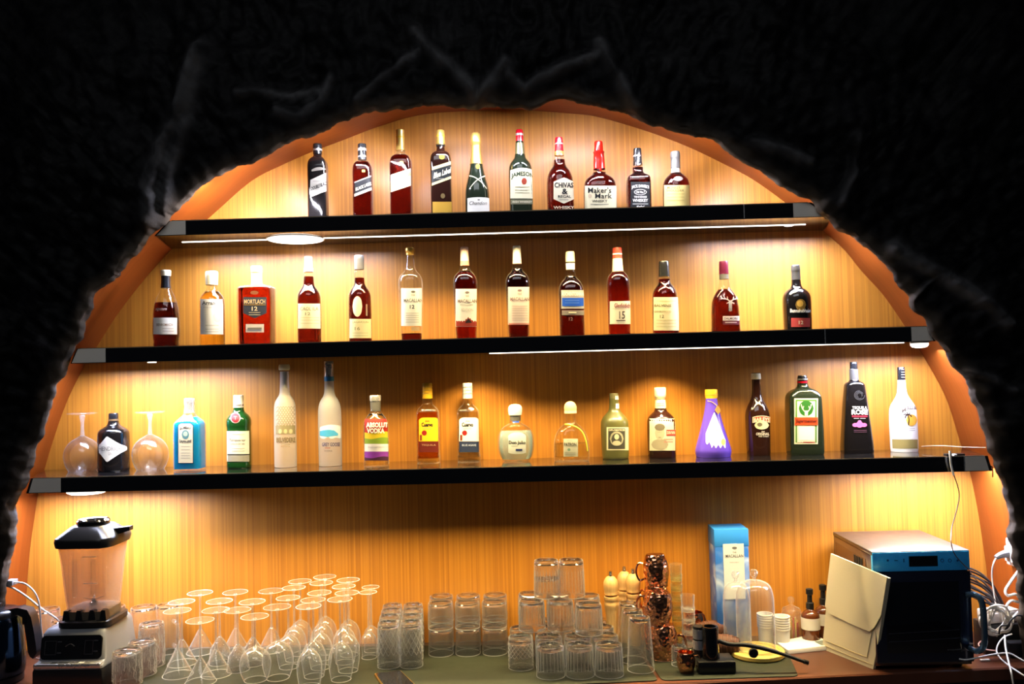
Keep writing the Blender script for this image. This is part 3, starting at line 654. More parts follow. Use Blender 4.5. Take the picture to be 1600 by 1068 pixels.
b.cap(C_PINK, [(414, 6.9), (388, 6.4), (386, 5.8)]); b.cap(mat('rose_cap', hexc('e0907c'), .4), [(415, 7.1), (408, 7)], 'cap_band', smooth=0); b.lines(729, [476], 20, GRY); b.text('EDITION', 730, 484, 18, 4.5, hexc('b8b2aa'), .01)
b.patch(509.5, lambda x: 503-6*max(0, 1-abs(x-732)/7)-2.5*abs(math.sin(x*.9)), 713, 747.5, paper(hexc('a0382c')), 'printed_peaks', nx=36, nz=2, eps=.0009, parent=b.lab); b.patch(lambda x: 504, lambda x: 503.5-6*max(0, 1-abs(x-732)/5)-.2, 727, 737, paper(hexc('2e1c20')), 'printed_peaks', nx=12, nz=2, eps=.0012, parent=b.lab)
b = mac('dark red whisky bottle with plain pinkish-white label and white cap', 811, 384, 532, L_DARK, 420, None, hexc('f2e0d6'), '', 794, 830, 448, 507, hexc('92797a'))
b.cap(C_WHITE, [(410, 6.9), (386, 6.3), (384, 5.8)]); b.cap(C_PINK, [(412, 7.1), (406, 7)], 'cap_band', smooth=0); b.lines(812, [478, 482, 485, 489, 493, 497, 500], 24, hexc('c9b2a8')); b.patch(507, 504.5, 795.5, 828.5, paper(hexc('d98a7e')), 'label_edge', parent=b.lab, eps=.0009, nz=1)
b = B2('squarish whisky bottle with a bright blue label panel', 894.5, [(532, 18.5), (530, 19.5), (462, 19.8), (448, 18.6), (440, 14.5), (434, 9), (430, 7.2), (415, 6.6), (397, 6)], n=3)
b.body(G_BOTTLE); b.liquid(L_DARK, 432); b.cap(C_CREAM, [(409, 7.4), (395, 7), (393, 6.4)]); b.cap(C_WHITE, [(421, 7), (411, 7.2)], 'neck_label', smooth=0); b.cap(C_DKGREY, [(411, 7.6), (409, 7.6)], 'cap_ring', smooth=0)
b.rect(877, 453, 912.5, 482, hexc('b4b0aa')); b.rect(878.5, 465, 911.5, 478, hexc('1c56cc'), 'blue_panel', b.lab, .0009, 'bright blue panel of the label'); b.text('AUCHENTOSHAN', 894.5, 459, 34, 6, WHT, .03); b.lines(894, [469, 473], 22, hexc('5a86e0')); b.rect(878, 484.5, 912.5, 492, hexc('8e867e'), 'lower_band'); b.lines(894.5, [488], 12, CRM, 2, parent=b.root); b.text('12', 892, 498, 6, 5, GRY, .01, parent=b.root)
b = B2('tall triangular bottle of bright red whisky with red cap and cream label', 968.5, [(530, 16.5), (528, 17), (470, 17.6), (440, 17.8), (432, 15.5), (426, 11), (423, 8.2), (405, 7), (390, 6.5)], n=2.4)
b.body(G_BOTTLE); b.liquid(L_BRIGHT, 426); b.cap(mat('salmon_red_cap', hexc('cc4838'), .35), [(404, 7.6), (388, 7.2), (387, 6.8)]); b.cap(C_CREAM, [(424, 8.6), (404, 7.6)], 'neck_foil', smooth=0); b.cap(C_WHITE, [(398, 7.7), (396, 7.7)], 'cap_band', smooth=0)
b.patch(506, lambda x: 470.5-(x-953)*.02, 953, 985.5, paper(hexc('efe7d2'))); b.text('Glenfiddich', 972, 477, 24, 7, hexc('8e2430'), .02); b.text('15', 972, 492, 9, 12, hexc('4a3a34'), .01); b.lines(970, [500.5], 14, hexc('5a4a40'), 1.4); b.ell(975, 448, 6, 12, hexc('8a3424'), 'embossed_stag', parent=b.root) if False else None
b.lines(970, [482], 26, hexc('cbbf9e'))
b = B2('round-shouldered whisky bottle with black cap and large cream label', 1041, [(528, 20), (526, 20.6), (464, 20), (453, 17.5), (446, 12), (441, 8.8), (434, 9), (426, 7.6), (412, 7)])
b.body(G_BOTTLE); b.liquid(L_RED, 436); b.cap(C_BLACK, [(432, 8.8), (410, 8), (408, 7.2)], 'foil'); b.patch(430, 410, 1044, 1048, paper(SEAL), 'tax_seal', nx=3)
b.rect(1021.5, 464, 1060.5, 516, hexc('ece0b6')); b.text('BALVENIE', 1036, 477, 26, 4, hexc('6e6440'), .01); b.text('DOUBLEWOOD', 1036, 486.5, 25, 3, hexc('8e8258'), .01); b.text('12', 1034.5, 494, 6, 5, hexc('6e6440'), .01); b.lines(1041, [470, 500, 505, 510], 30, hexc('c8ba88'))
b = B2('dark bottle with a silver stag head emblem and maroon cap', 1134.5, [(526, 22.5), (523, 23.2), (508, 22), (485, 21.6), (468, 20), (457, 14), (450, 8.2), (430, 7), (412, 6.5)], dep=.75, n=2.4)
b.body(G_BOTTLE); b.liquid(L_DARK, 452, .95); b.cap(C_MAROON, [(428, 7.4), (410, 7), (408, 6.4)]); b.cap(C_GREY, [(436, 7.4), (429, 7.4)], 'neck_ring', smooth=0); b.patch(428, 410, 1127.2, 1130.5, paper(SEAL), 'tax_seal', nx=3)
mb = MB()
def stroke(b, mb, pts, w, eps=.0016):
    P = spline([(x, y, 0) for x, y in pts], 4); v = []
    for i, p in enumerate(P):
        t = P[min(i+1, len(P)-1)]-P[max(i-1, 0)]; t.normalize(); nx, ny = -t.y, t.x
        v += [b.surf(p.x+nx*w/2, p.y+ny*w/2, eps), b.surf(p.x-nx*w/2, p.y-ny*w/2, eps)]
    mb.add(v, [(2*i, 2*i+1, 2*i+3, 2*i+2) for i in range(len(P)-1)])
for sg in (-1, 1):
    f = lambda p: [(1141+sg*x, y) for x, y in p]
    stroke(b, mb, f([(1, 470), (6, 467), (12, 466), (15, 462)]), 1.6); stroke(b, mb, f([(8, 466.5), (10, 462), (9, 459)]), 1.3); stroke(b, mb, f([(12, 466), (15, 467)]), 1.3); stroke(b, mb, f([(4, 467.5), (5, 463)]), 1.2)
    stroke(b, mb, f([(2, 472), (6, 474)]), 1.8)
stroke(b, mb, [(1141, 469), (1141, 478), (1141, 486)], 5)
mb.obj('stag_emblem', M_SILVER, b.root, smooth=False, label='silver stag head')
b.rect(1129.5, 493.5, 1155, 507, hexc('e6dcd6')); b.rect(1129.5, 500.5, 1155, 507, hexc('5c2030'), 'label_lower_half', b.lab, .0009); b.text('DALMORE', 1142, 497.2, 21, 3.6, hexc('4a2028'), .02); b.lines(1142, [503.5], 18, hexc('c9aab0'), 1.5)
b = B2('all-black whisky bottle with red label, last on the middle shelf', 1247, [(521, 20.5), (519, 21.2), (470, 21.8), (460, 20.5), (453, 15), (449, 8.2), (438, 6.6), (418, 6)])
b.body(O_BLACK); b.cap(C_DKGREY, [(437, 7), (424, 6.6), (423, 7), (415, 6.6), (414, 6)])
b.ell(1251, 476, 8, 9, hexc('7d6126'), parent=b.root); b.ell(1250, 474, 5, 5, hexc('c9a14a'), parent=b.root, eps=.0012); b.text('Bunnahabhain', 1250.5, 485, 31, 6, WHT, .02, parent=b.root); b.rect(1236.5, 496.5, 1265.5, 510.5, hexc('b44440'), label='red label'); b.text('12', 1251.5, 503.5, 7, 5.5, CRM, .02)
# --- lowest shelf, left to right
def B3(label, cx, prof, name='liquor_bottle', **k):
    Y = UZ(cx, prof[0][0]-2, Z3+.001).y; Y = min(-.035-prof[1][1]*.0019, max(Y-.01, -.235))
    prof = list(prof); return Bottle(name, label, cx, Y, prof, Z3+.0005, group=G3, **k)
# balloon glasses standing on their rims
def balloon(cx, yfoot, ybase, label):
    Y = UZ(cx, ybase-4, Z3).y; Y = max(-.19, min(-.07, Y)); sc = (Y-CAM.y)/FPX; x = U(cx, ybase, Y).x
    t = thing('balloon_glass', label, 'glass', (x, Y, Z3+.0005), 'balloon glasses on the lowest shelf')
    H = U(cx, yfoot, Y).z-Z3
    hb = 50*sc
    prof = chaikin([(20*sc, 0), (24.5*sc, hb*.16), (27.5*sc, hb*.45), (25.5*sc, hb*.70), (18*sc, hb*.92), (8*sc, hb*1.04), (3*sc, hb*1.1)], 2)
    MB().lathe(prof+[(r-.0012, z-.001) for r, z in prof[::-1]], 40, mod=lambda a, z, i: 1+.03*abs(math.sin(5*a+z*20))*math.sin(PI*min(1, z/hb))).obj('bowl', G_FACET, t)
    MB().lathe(chaikin([(.001, hb*1.07), (3.2*sc, hb*1.08), (3*sc, hb*1.16), (2.2*sc, hb*1.3), (2.4*sc, H*.86), (4*sc, H*.92), (4*sc, H*.955), (.001, H*.965)], 1), 16).obj('stem', G_STEM, t)
    MB().lathe([(.001, H*.955), (5*sc, H*.963), (21.5*sc, H-.003), (22*sc, H-.0015), (21.5*sc, H), (.001, H-.001)], 40).obj('foot', G_FOOT, t)
balloon(129, 645, 738, 'upside-down balloon glass at the left end, left of the black squat bottle')
balloon(235, 643, 736, 'upside-down balloon glass between the black squat bottle and the blue bottle')
b = B3('squat black apothecary gin bottle with white diamond label', 178, [(736, 22.5), (733, 23.8), (680, 23.8), (672, 22.5), (667, 15), (663, 8.4), (650, 7)])
b.body(O_BLACK); b.cap(C_BLACK, [(661, 7.2), (647, 7.4), (645, 6.6)]); b.cap(mat('brown_band', hexc('6a5030'), .5), [(657, 7.8), (654, 7.8)], 'cap_band', smooth=0)
b.patch(lambda x: 722-abs(x-167)*(21 if x < 167 else 21)/(16 if x < 167 else 30), lambda x: 681+abs(x-167)*(19 if x < 167 else 19)/(16 if x < 167 else 30), 155.5, 197, paper(WHT), nx=20, label='white diamond label')
b.text("HENDRICK'S", 174, 700.5, 38, 7, hexc('8a8680'), .005); b.text('GIN', 172, 708.5, 6, 4.5, hexc('9a958c'), 0)
b = B3('blue square gin bottle with white label edged in blue', 297, [(735, 20.8), (732, 21.6), (668, 21.6), (659, 20.5), (653, 14), (647, 8.8), (640, 7.2), (628, 7)], n=5, dep=.9)
b.body(G_BOTTLE); b.liquid(L_BLUE, 651, .95); b.cap(M_SILVER, [(645, 8.6), (636, 7.6), (625, 8.2), (623, 8), (622, 7.4)]); b.patch(637, 625, 292, 299, paper(BLK), 'cap_strip', nx=4) if False else None
b.patch(724, lambda x: 660+max(0, abs(x-290)-7)**2*.15, 278, 302.5, paper(hexc('1e4a70')), name='label_border'); b.patch(722.8, lambda x: 661.5+max(0, abs(x-290)-6.5)**2*.15, 279, 301.3, paper(hexc('dfe0e2')), eps=.0009)
b.text('BOMBAY', 290, 667.5, 17, 4.5, BLK, .02, arc=2, eps=.0014); b.ell(290, 678.5, 5.8, 7, hexc('5b90b4'), eps=.0013); b.ell(290, 677.5, 3.6, 4, hexc('a9c9d6'), eps=.0016); b.text('SAPPHIRE', 290, 690, 19, 4.5, BLK, .02, arc=-2, eps=.0014); b.lines(290, [697, 702, 707, 711, 715], 14, hexc('b8bac0'))
b = B3('green gin bottle with white label and round red seal', 374, [(731, 18), (729, 18.4), (675, 18.4), (668, 18), (662, 19), (654, 18.5), (648, 14.5), (643, 9), (637, 7.8), (625, 7)], n=2.4)
b.body(opaque('bottle_green', (.006, .042, .009), .08)); b.cap(C_WHITE, [(636, 8), (618, 7.8), (617, 7)]); b.cap(M_SILVER, [(634, 8.2), (631, 8.2)], 'cap_band', smooth=0)
b.rect(355, 673, 388, 721, hexc('e6e3da')); b.rect(356.5, 711, 388, 720.5, hexc('9c9a92'), 'silver_band', b.lab, .0009); b.rect(356, 709, 388, 710.6, BLK, 'label_line', b.lab, .0009); b.text('Tanqueray', 371, 687.5, 25, 5, hexc('6a6a66'), .01, shear=.3); b.text('LONDON DRY GIN', 371, 693, 22, 2.6, GRY, .01); b.lines(372, [678, 700, 704], 20, hexc('bab7ae'))
b.ell(368, 652.5, 8, 8.3, hexc('d8d0c8'), 'seal', parent=b.root, eps=.001); b.ell(368, 652.5, 6.8, 7.1, hexc('b01020'), 'seal', parent=b.root, eps=.0016, label='round red wax seal'); b.text('T', 368, 652.5, 5, 5, hexc('e0a0a0'), 0, parent=b.root, eps=.002)
b = B3('tall frosted vodka bottle with a grey tree print, left of the blue-picture bottle', 446.5, [(730, 16.5), (728, 17.2), (640, 17), (628, 15.5), (621, 11.5), (616, 8), (600, 7), (580, 6.6)])
b.body(F_WHITE); b.cap(C_CREAM, [(578, 7.6), (576, 8.8), (571, 8.6), (569, 7.6)]); b.patch(606, 580, 442, 448.5, paper(hexc('ecebe6')), 'neck_label', nx=5)
mb = MB()
for i in range(9):
    for k in range(7):
        x = 434.5+k*4.1+(i % 2)*2; y = 636+i*3.2; stroke(b, mb, [(x-2, y+1.4), (x, y-1.2), (x+2, y+1.4)], .9, .0006)
mb.obj('tree_print', paper(hexc('a9a392')), b.root, smooth=False)
b.patch(678, lambda x: 664+1.5*math.sin(x*1.3), 431, 461.5, paper(hexc('8d8468')), 'print_panel'); b.text('BELVEDERE', 446.5, 687, 28, 7.5, hexc('6d6448'), .03, parent=b.root)
for dx in (-8, 0, 8): b.ell(446+dx, 673.5, 2.6, 3.6, hexc('c9bd96'), 'print_arch', parent=b.root)
b.lines(446, [694, 697], 14, hexc('a79f86'), parent=b.root)
b = B3('tallest frosted vodka bottle with blue picture and blue neck band', 516.5, [(728, 17.4), (726, 18), (650, 18.2), (634, 17.4), (624, 13.5), (617, 8.2), (600, 7.2), (570, 6.6)])
b.body(F_BLUE); b.cap(M_SILVER, [(589, 7.5), (566, 7.3), (564, 6.8)]); b.cap(mat('sky_blue_band', hexc('3f9bd8'), .4), [(595, 7.8), (588, 7.6)], 'neck_band', smooth=0)
b.patch(lambda x: 684+1.5*math.sin(x*.5), lambda x: 667-4*math.sin((x-500)*.09), 500, 532, paper(hexc('cfe2ef')), 'picture'); b.patch(lambda x: 682-abs(x-512)*.15, lambda x: 673-2*math.sin((x-500)*.12)+max(0, x-522)*.6, 500, 528, paper(hexc('4aa6dc')), 'picture_sea', eps=.0009)
b.text('GREY GOOSE', 517, 694, 27, 6, hexc('3c4a86'), .02, parent=b.root); b.lines(512, [699.5], 8, hexc('b04a4a'), parent=b.root); b.text('VODKA', 513, 704, 12, 2.6, hexc('7a7f9a'), 0, parent=b.root)
b = B3('short vodka bottle with rainbow bands and big white lettering', 588.5, [(729, 19), (726, 19.6), (664, 19.6), (655, 17.5), (648, 12), (643, 8.2), (630, 7.2), (622, 7)])
b.body(G_BOTTLE); b.liquid(L_CLEAR, 646, .95); b.cap(C_GREY, [(642, 8), (626, 8.2)], 'neck_foil', smooth=0); b.cap(M_SILVER, [(626, 8.8), (619, 9), (617, 8.2)])
for i, (ya, yb, c, nm) in enumerate(((675, 654, '9c2018', 'red'), (684, 675, 'd2b828', 'yellow'), (693, 684, '7f9a30', 'green'), (705, 693, 'e6e2e6', 'white'), (714, 705, '8a3aa8', 'violet'), (719, 714, '4a2440', 'plum'))):
    b.patch(lambda x: ya+(1.5*math.sin((x-570)*.16) if i in (0, 1, 4) else 0), lambda x: yb+(1.5*math.sin((x-570)*.16) if i in (1, 2, 5) else 0), 570, 607.5, paper(hexc(c)), 'colour_band', eps=.0005, label=nm+' band')
b.text('ABSOLUT', 589, 663.5, 33, 8, WHT, .04, parent=b.root); b.text('VODKA', 587, 672.5, 27, 8, WHT, .04, parent=b.root); b.lines(590, [698], 30, hexc('b8b2c0'), parent=b.root)
def cuervo(label, cx, base, capm, labc, footc, foott, liq):
    b = B3(label, cx, [(base, 17), (base-3, 17.5), (base-9, 17.5), (base-11, 16.6), (651, 17.2), (641, 16.4), (635, 11.5), (631, 7.2), (625, 6.8), (602, 6.6)], n=6, dep=.95)
    b.body(G_BOTTLE); b.liquid(liq, 643, .93, bottom=.016)
    b.cap(capm, [(622, 8), (600, 7.8), (598, 7.2)])
    for y in (604, 609, 614): b.cap(M_SILVER if capm is not C_YEL else C_GOLD, [(y+.7, 8.2), (y-.7, 8.2)], 'cap_ring', smooth=0)
    b.patch(689, lambda x: 652+max(0, abs(x-cx)-9)**2*.09, cx-15.5, cx+15.5, paper(labc)); b.text('Jose', cx-2.5, 657.5, 7, 4, BLK, .01, shear=.2); b.text('Cuervo', cx-2.5, 663, 18, 6.5, BLK, .04); b.text('ESPECIAL', cx-2.5, 669, 12, 2.2, GRY, 0); b.ell(cx-7, 676, 4, 4, hexc('8a1a18')); b.rect(cx-14, 679, cx-10.5, 688, hexc('7a3418'), 'small_panel', b.lab, .0009)
    b.rect(cx-15.5, 689.3, cx+15.5, 706, footc, 'foot_label'); b.text(foott, cx, 695, 22, 3, hexc('b0886a') if labc[2] < .2 else hexc('aab4cc'), .02, parent=b.root); return b
cuervo('tequila bottle with yellow label and gold cap', 670, 722, C_YEL, hexc('e8b41c'), hexc('5e1a10'), 'TEQUILA', L_AMBER)
cuervo('tequila bottle with white and navy label and silver cap', 733, 721, mat('silver_cap', hexc('d8d8d6'), .3, metal=.5), hexc('e8e4da'), hexc('26304c'), 'BLUE AGAVE', L_CLEAR)
b = B3('round flat clear tequila bottle with white domed stopper', 807, [(721, 18), (719, 20), (712, 25), (702, 27.8), (691, 28.3), (680, 27.6), (671, 24), (664, 16), (661, 9), (656, 7.8), (645, 7.6)], n=2.0, dep=.62)
b.body(G_BOTTLE); b.liquid(mat('liquid_aqua', (.62, .84, .84), .04, trans=.72, ior=1.36), 672, .93); b.cap(C_WHITE, [(648, 10), (643, 11), (636, 11), (632, 8), (631, 3)], 'stopper'); b.cap(C_GREY, [(657, 8.4), (648, 8.6)], 'neck_ring', smooth=0); b.patch(660, 653, 801, 811, paper(hexc('2f56b4')), 'blue_seal', nx=5)
b.patch(lambda x: 706+3*math.sqrt(max(0, 1-((x-808)/14)**2)), lambda x: 682-7*math.sqrt(max(0, 1-((x-808)/14)**2)), 794.2, 821.8, paper(hexc('cfd2c8'))); b.text('Don Julio', 808, 691.5, 26, 7, BLK, .03); b.lines(804, [696.5], 10, GRY); b.rect(806, 701, 816, 703.8, hexc('24306c'), 'blue_bar', b.lab, .001)
b = B3('squat clear tequila bottle with ball cork and yellow ribbon', 893.5, [(721, 26), (718, 27.4), (700, 27.4), (684, 26), (673, 21.5), (665, 14.5), (661, 8.4), (652, 7.4), (645, 7.4)], n=2.6, dep=.8)
b.body(G_BOTTLE); b.liquid(L_PALE, 692, .93, bottom=.014); b.cap(mat('cork', hexc('d9c08a'), .8), [(643, 8.6), (641, 9.4), (636, 9.8), (630, 8), (627, 4), (626.5, 1)], 'cork'); b.cap(C_CREAM, [(645, 9.6), (641, 9.6)], 'cork_ring', smooth=0)
b.rect(880.5, 685, 903, 713, hexc('c4c2aa')); b.text('PATRON', 891, 694, 19, 5.5, hexc('4a4a3c'), .02); b.text('TEQUILA', 890, 688.5, 9, 2, GRY, 0); b.ell(889, 702, 2.4, 2.2, hexc('7a9a80')); b.lines(891, [707, 710], 17, hexc('8f8f7c'))
mb = MB()
mb.tube([b.surf(x, y, .002) for x, y in ((884, 662.5), (892, 664), (902, 668), (910, 676), (915, 690), (917, 704))], .0022, 6)
mb.obj('ribbon', mat('yellow_ribbon', hexc('d8cf3a'), .5), b.root, label='thin yellow ribbon')
b = B3('olive green frosted rum bottle with a black and cream portrait label', 962, [(715, 19.5), (713, 20.4), (690, 21.4), (662, 22), (654, 20), (647, 14), (641, 8.6), (632, 7.6), (620, 7)])
b.body(O_OLIVE); b.cap(mat('olive_cap', hexc('6a6444'), .4), [(628, 7.2), (616, 7), (614, 6.4)]); b.cap(C_DKGREY, [(641, 7.9), (629, 7.3)], 'neck_foil', smooth=0); b.patch(638, 630, 962, 967, paper(SEAL), 'tax_seal', nx=3); b.patch(624, 618, 961, 967, paper(SEAL), 'tax_seal', nx=3)
b.patch(703, 667, 948, 982, paper(hexc('ddd6b0'))); b.rect(950.5, 669, 976.5, 701, hexc('45443a'), 'picture', b.lab, .0009); b.ell(963.5, 685, 10.5, 11.5, hexc('a9a68a'), 'picture_oval', eps=.0012); b.ell(963.5, 686, 8, 9.5, hexc('4c4a40'), 'picture_oval', eps=.0015); b.ell(963.5, 682, 3.6, 4.4, hexc('d5cfae'), 'picture_figure', eps=.0018); b.ell(963.5, 692, 6.5, 4, hexc('c5bfa0'), 'picture_figure', eps=.0018); b.text('DIPLOMATICO', 963.5, 671.5, 24, 3, hexc('e0dab8'), .02)
b = B3('dark rum bottle with cream portrait label and cream foil neck', 1034.5, [(713, 21.5), (711, 22), (662, 22.2), (652, 20.5), (646, 15), (641, 9), (630, 8), (610, 7.5)])
b.body(O_BROWN); b.cap(mat('printed_cream_foil', hexc('e6d8ae'), .5), [(641, 8.8), (628, 8.4), (622, 7.6), (620, 9.2), (607, 9.2), (605, 8.4)], 'foil'); b.lines(1033, [613, 618], 11, hexc('a8954c'), 2.4, parent=b.root); b.lines(1032, [630, 633], 10, hexc('8d8468'), 1, parent=b.root)
b.rect(1015, 653.5, 1055, 703.5, hexc('e0d5b8')); b.ell(1031, 694, 13, 8.5, hexc('a79d84'), 'portrait', eps=.0009, label='grey engraved head and shoulders'); b.ell(1031, 676, 7.4, 11, hexc('b8ae94'), 'portrait', eps=.0011); b.ell(1031, 667, 8, 5.5, hexc('6f6858'), 'portrait', eps=.0013); b.lines(1030.5, [675], 9, hexc('6f6858'), 1); b.lines(1031, [683], 4, hexc('6f6858'), 1)
b.patch(680, 671, 1041, 1055, paper(hexc('c43c30')), 'red_stamp', eps=.0014, parent=b.lab); b.text('DON PAPA', 1048, 675.5, 12, 5, CRM, .02, eps=.0019); b.lines(1044, [686, 690], 14, hexc('cf8070'), 1.2)
b = B3('violet conical bottle with yellow cap and white triangular label', 1114.5, [(708, 26.5), (705, 28), (700, 27.4), (680, 21.5), (655, 14.5), (635, 10.2), (626, 9), (612, 8)])
b.body(O_PURPLE); b.cap(C_YEL, [(628, 8.8), (621, 8.6), (620, 9.6), (610, 9.6), (608, 9)]); b.cap(C_GOLD, [(617, 9.9), (615, 9.9)], 'cap_ring', smooth=0)
b.patch(lambda x: 694+2.5*math.sin(x*.9)+(3 if x > 1112 else -abs(x-1112)*.35), lambda x: 643+abs(x-1116)*2.55, 1103, 1133.5, paper(hexc('e9e4ea')), nx=30, label='white triangular label with torn lower edge'); b.text('SKY BELL', 1117, 671, 22, 4.5, hexc('9a8fb4'), .01); b.lines(1117, [677, 681], 16, hexc('c6bfd2')); b.ell(1130, 690, 3.4, 5, hexc('d2b860')); b.ell(1116, 660, 2.4, 4, hexc('cfc6da'))
t1 = b.surf(1110, 628, .004); t2 = b.surf(1119, 634, .005)
MB().tube([b.surf(1106, 626, .001), b.surf(1113, 628, .003), t2], .0009, 6).obj('tag_cord', C_YEL, b.root)
cc = Vector(b.surf(1119, 634, .006)); q = .013
MB().loft([[(cc.x, cc.y, cc.z+.004), (cc.x-q*.75, cc.y-.003, cc.z-q), (cc.x, cc.y-.006, cc.z-2*q), (cc.x+q*.75, cc.y-.003, cc.z-q)], [(cc.x, cc.y-.0025, cc.z+.004), (cc.x-q*.75, cc.y-.0055, cc.z-q), (cc.x, cc.y-.0085, cc.z-2*q), (cc.x+q*.75, cc.y-.0055, cc.z-q)]]).obj('hang_tag', mat('brown_tag', hexc('7a5a2a'), .5), b.root, smooth=False, label='small brown diamond hang tag')
b = B3('near-black cream liqueur bottle with a red banner label and white cap', 1185.5, [(706, 17.5), (703, 18.2), (660, 19), (645, 18.8), (634, 15), (624, 9.5), (614, 7), (592, 6.4), (586, 6)])
b.body(O_BROWN); b.cap(C_BLACK, [(592, 7), (584, 7), (582, 6.4)]); b.cap(C_CREAM, [(592, 7.6), (590, 7.7), (584, 7.3), (582.5, 6.5)], 'cap_wrap', smooth=0); 
b.patch(lambda x: 658.5+((x-1190)/14)**2*2, lambda x: 649+((x-1190)/14)**2*2.5, 1176, 1203, paper(hexc('e6d8c0')), name='label_border'); b.patch(lambda x: 657.5+((x-1190)/14)**2*2, lambda x: 650+((x-1190)/14)**2*2.5, 1177, 1202.5, paper(hexc('a03020')), eps=.0009, label='red banner'); b.text('BAILEYS', 1190, 654.5, 24, 6, CRM, .03, arc=1.8, eps=.0014)
b.ell(1190, 664, 11, 6.5, hexc('d6cfae'), 'picture', parent=b.root); b.ell(1187, 663, 4, 3, hexc('6a6450'), 'picture', parent=b.root, eps=.0012); b.text('THE', 1192, 674, 5, 2, WHT, 0, parent=b.root); b.text('ORIGINAL', 1191.5, 677.5, 20, 4, WHT, .01, parent=b.root); b.text('Irish Cream', 1193, 681, 15, 2.6, WHT, 0, parent=b.root)
b = B3('flat square dark herbal liqueur bottle with green and white stag label', 1258, [(704, 25), (702, 26), (625, 25.6), (615, 23.5), (609, 17), (605, 9.4), (600, 7.8), (590, 7)], n=6, dep=.75)
b.body(O_DKGREEN); b.cap(C_BLACK, [(602, 7.6), (589, 7.4), (586, 6.4)]); b.cap(M_SILVER, [(593, 7.9), (591, 7.9)], 'cap_band', smooth=0); b.cap(C_RED, [(598, 7.9), (595, 7.9)], 'cap_band', smooth=0)
b.rect(1241, 622, 1278, 693.5, hexc('dfe0c8'), label='white label edged in green'); b.rect(1243, 624, 1276, 691, hexc('4f8238'), 'label_border', b.lab, .0008); b.rect(1245.5, 626.5, 1273.5, 691, hexc('d9dcc6'), 'label_field', b.lab, .0011)
b.ell(1259.5, 637.5, 11.5, 12, hexc('2a6a20'), 'green_disc', eps=.0014); mb = MB()
for sg in (-1, 1): stroke(b, mb, [(1259.5+sg*2, 643), (1259.5+sg*6, 638), (1259.5+sg*8, 631)], 1.5, .0018); stroke(b, mb, [(1259.5+sg*5.5, 639), (1259.5+sg*4, 634)], 1.2, .0018)
stroke(b, mb, [(1259.5, 641), (1259.5, 649)], 5, .0018); mb.obj('stag_emblem', paper(hexc('e4e0c4')), b.lab, smooth=False)
b.rect(1241.5, 651.5, 1277.5, 664, hexc('d8481c'), 'orange_band', b.lab, .0019, 'orange band'); b.text('Jägermeister', 1259.5, 658, 33, 7, hexc('3a1408'), .02, eps=.0024); b.rect(1248, 666, 1272, 687, hexc('e4dfdd'), 'white_panel', b.lab, .0014); b.lines(1260, [690.5], 26, hexc('a83a20'), 1.6)
b = B3('tall tapering black bottle with a pink rose print', 1339, [(702, 23), (700, 23.6), (650, 19.5), (606, 15.5), (598, 14), (595, 7), (590, 6.2), (570, 5.6)], n=4, dep=.7)
b.body(O_BLACK); b.cap(C_BLACK, [(575, 5.8), (566, 5.6), (565, 5)]); b.cap(mat('dull_grey_foil', hexc('55504a'), .4), [(593, 6.8), (576, 6.2)], 'neck_foil', smooth=0); b.patch(590, 576, 1329, 1335.5, paper(SEAL), 'tax_seal', nx=4)
b.text('TEQUILA', 1343, 637, 23, 5.5, WHT, .02, parent=b.root); b.text('ROSE', 1343, 643.5, 25, 8, WHT, .04, parent=b.root); b.lines(1343, [650], 24, hexc('b0283c'), 2.6, parent=b.root); b.lines(1338, [653.3], 8, hexc('c9c4bc'), parent=b.root); b.lines(1348, [653.3], 8, hexc('c9c4bc'), parent=b.root)
for x, y, rx, ry in ((1343, 663, 6, 4.6), (1336, 663.5, 4.4, 3), (1350, 663.5, 4.4, 3), (1343, 658.5, 3, 2.4)): b.ell(x, y, rx, ry, hexc('e06aa8'), 'pink_petal', parent=b.root)
b.lines(1344, [672, 674.5], 20, hexc('5a3a48'), parent=b.root)
mb = MB()
for k in range(3):
    stroke(b, mb, [(1343+(8-2*k)*math.cos(a+k), 617+(8-2*k)*.9*math.sin(a+k)) for a in [i*.6 for i in range(9)]], .7, .0006)
mb.obj('etched_rose', mat('etched_grey', (.05, .05, .052), .4), b.root, smooth=False)
b = B3('white rum liqueur bottle with a palm and sun print, last on the lowest shelf', 1413, [(701, 19.5), (699, 20.4), (645, 20.4), (634, 18.4), (625, 12.5), (616, 7.6), (606, 6.2), (578, 5.2)])
b.body(O_WHITE); b.cap(C_BLACK, [(593, 5.8), (574, 5.6), (573, 5)]); b.lines(1412, [577, 581, 585, 589], 8, hexc('9a9488'), .8, parent=b.root)
b.patch(700.5, 686, 1394, 1433, mat('smoky_foot', hexc('8f8252'), .15, coat=.5), 'clear_foot', label='clear olive foot of the bottle'); b.text('MALIBU', 1423.5, 636, 28, 6, hexc('5a4a40'), .03, parent=b.root, arc=5, slope=-.1)
b.ell(1424, 656, 8, 9, hexc('e8b040'), 'sun_print', parent=b.root); mb = MB()
stroke(b, mb, [(1419, 664), (1420, 655), (1418, 648)], 1.4, .0014)
for dx, dy in ((-6, -1), (-4, 4), (4, -3), (6, 2), (-1, -5)): stroke(b, mb, [(1418, 648), (1418+dx*.6, 648+dy*.4-1), (1418+dx, 648+dy+1)], 1.6, .0014)
mb.obj('palm_print', paper(hexc('3a2418')), b.root, smooth=False); b.lines(1423, [669, 672], 12, GRY, parent=b.root)
# ------------------------------------------------------------------ glassware on the counter
def ord_(i): return ('first', 'second', 'third', 'fourth', 'fifth')[i]
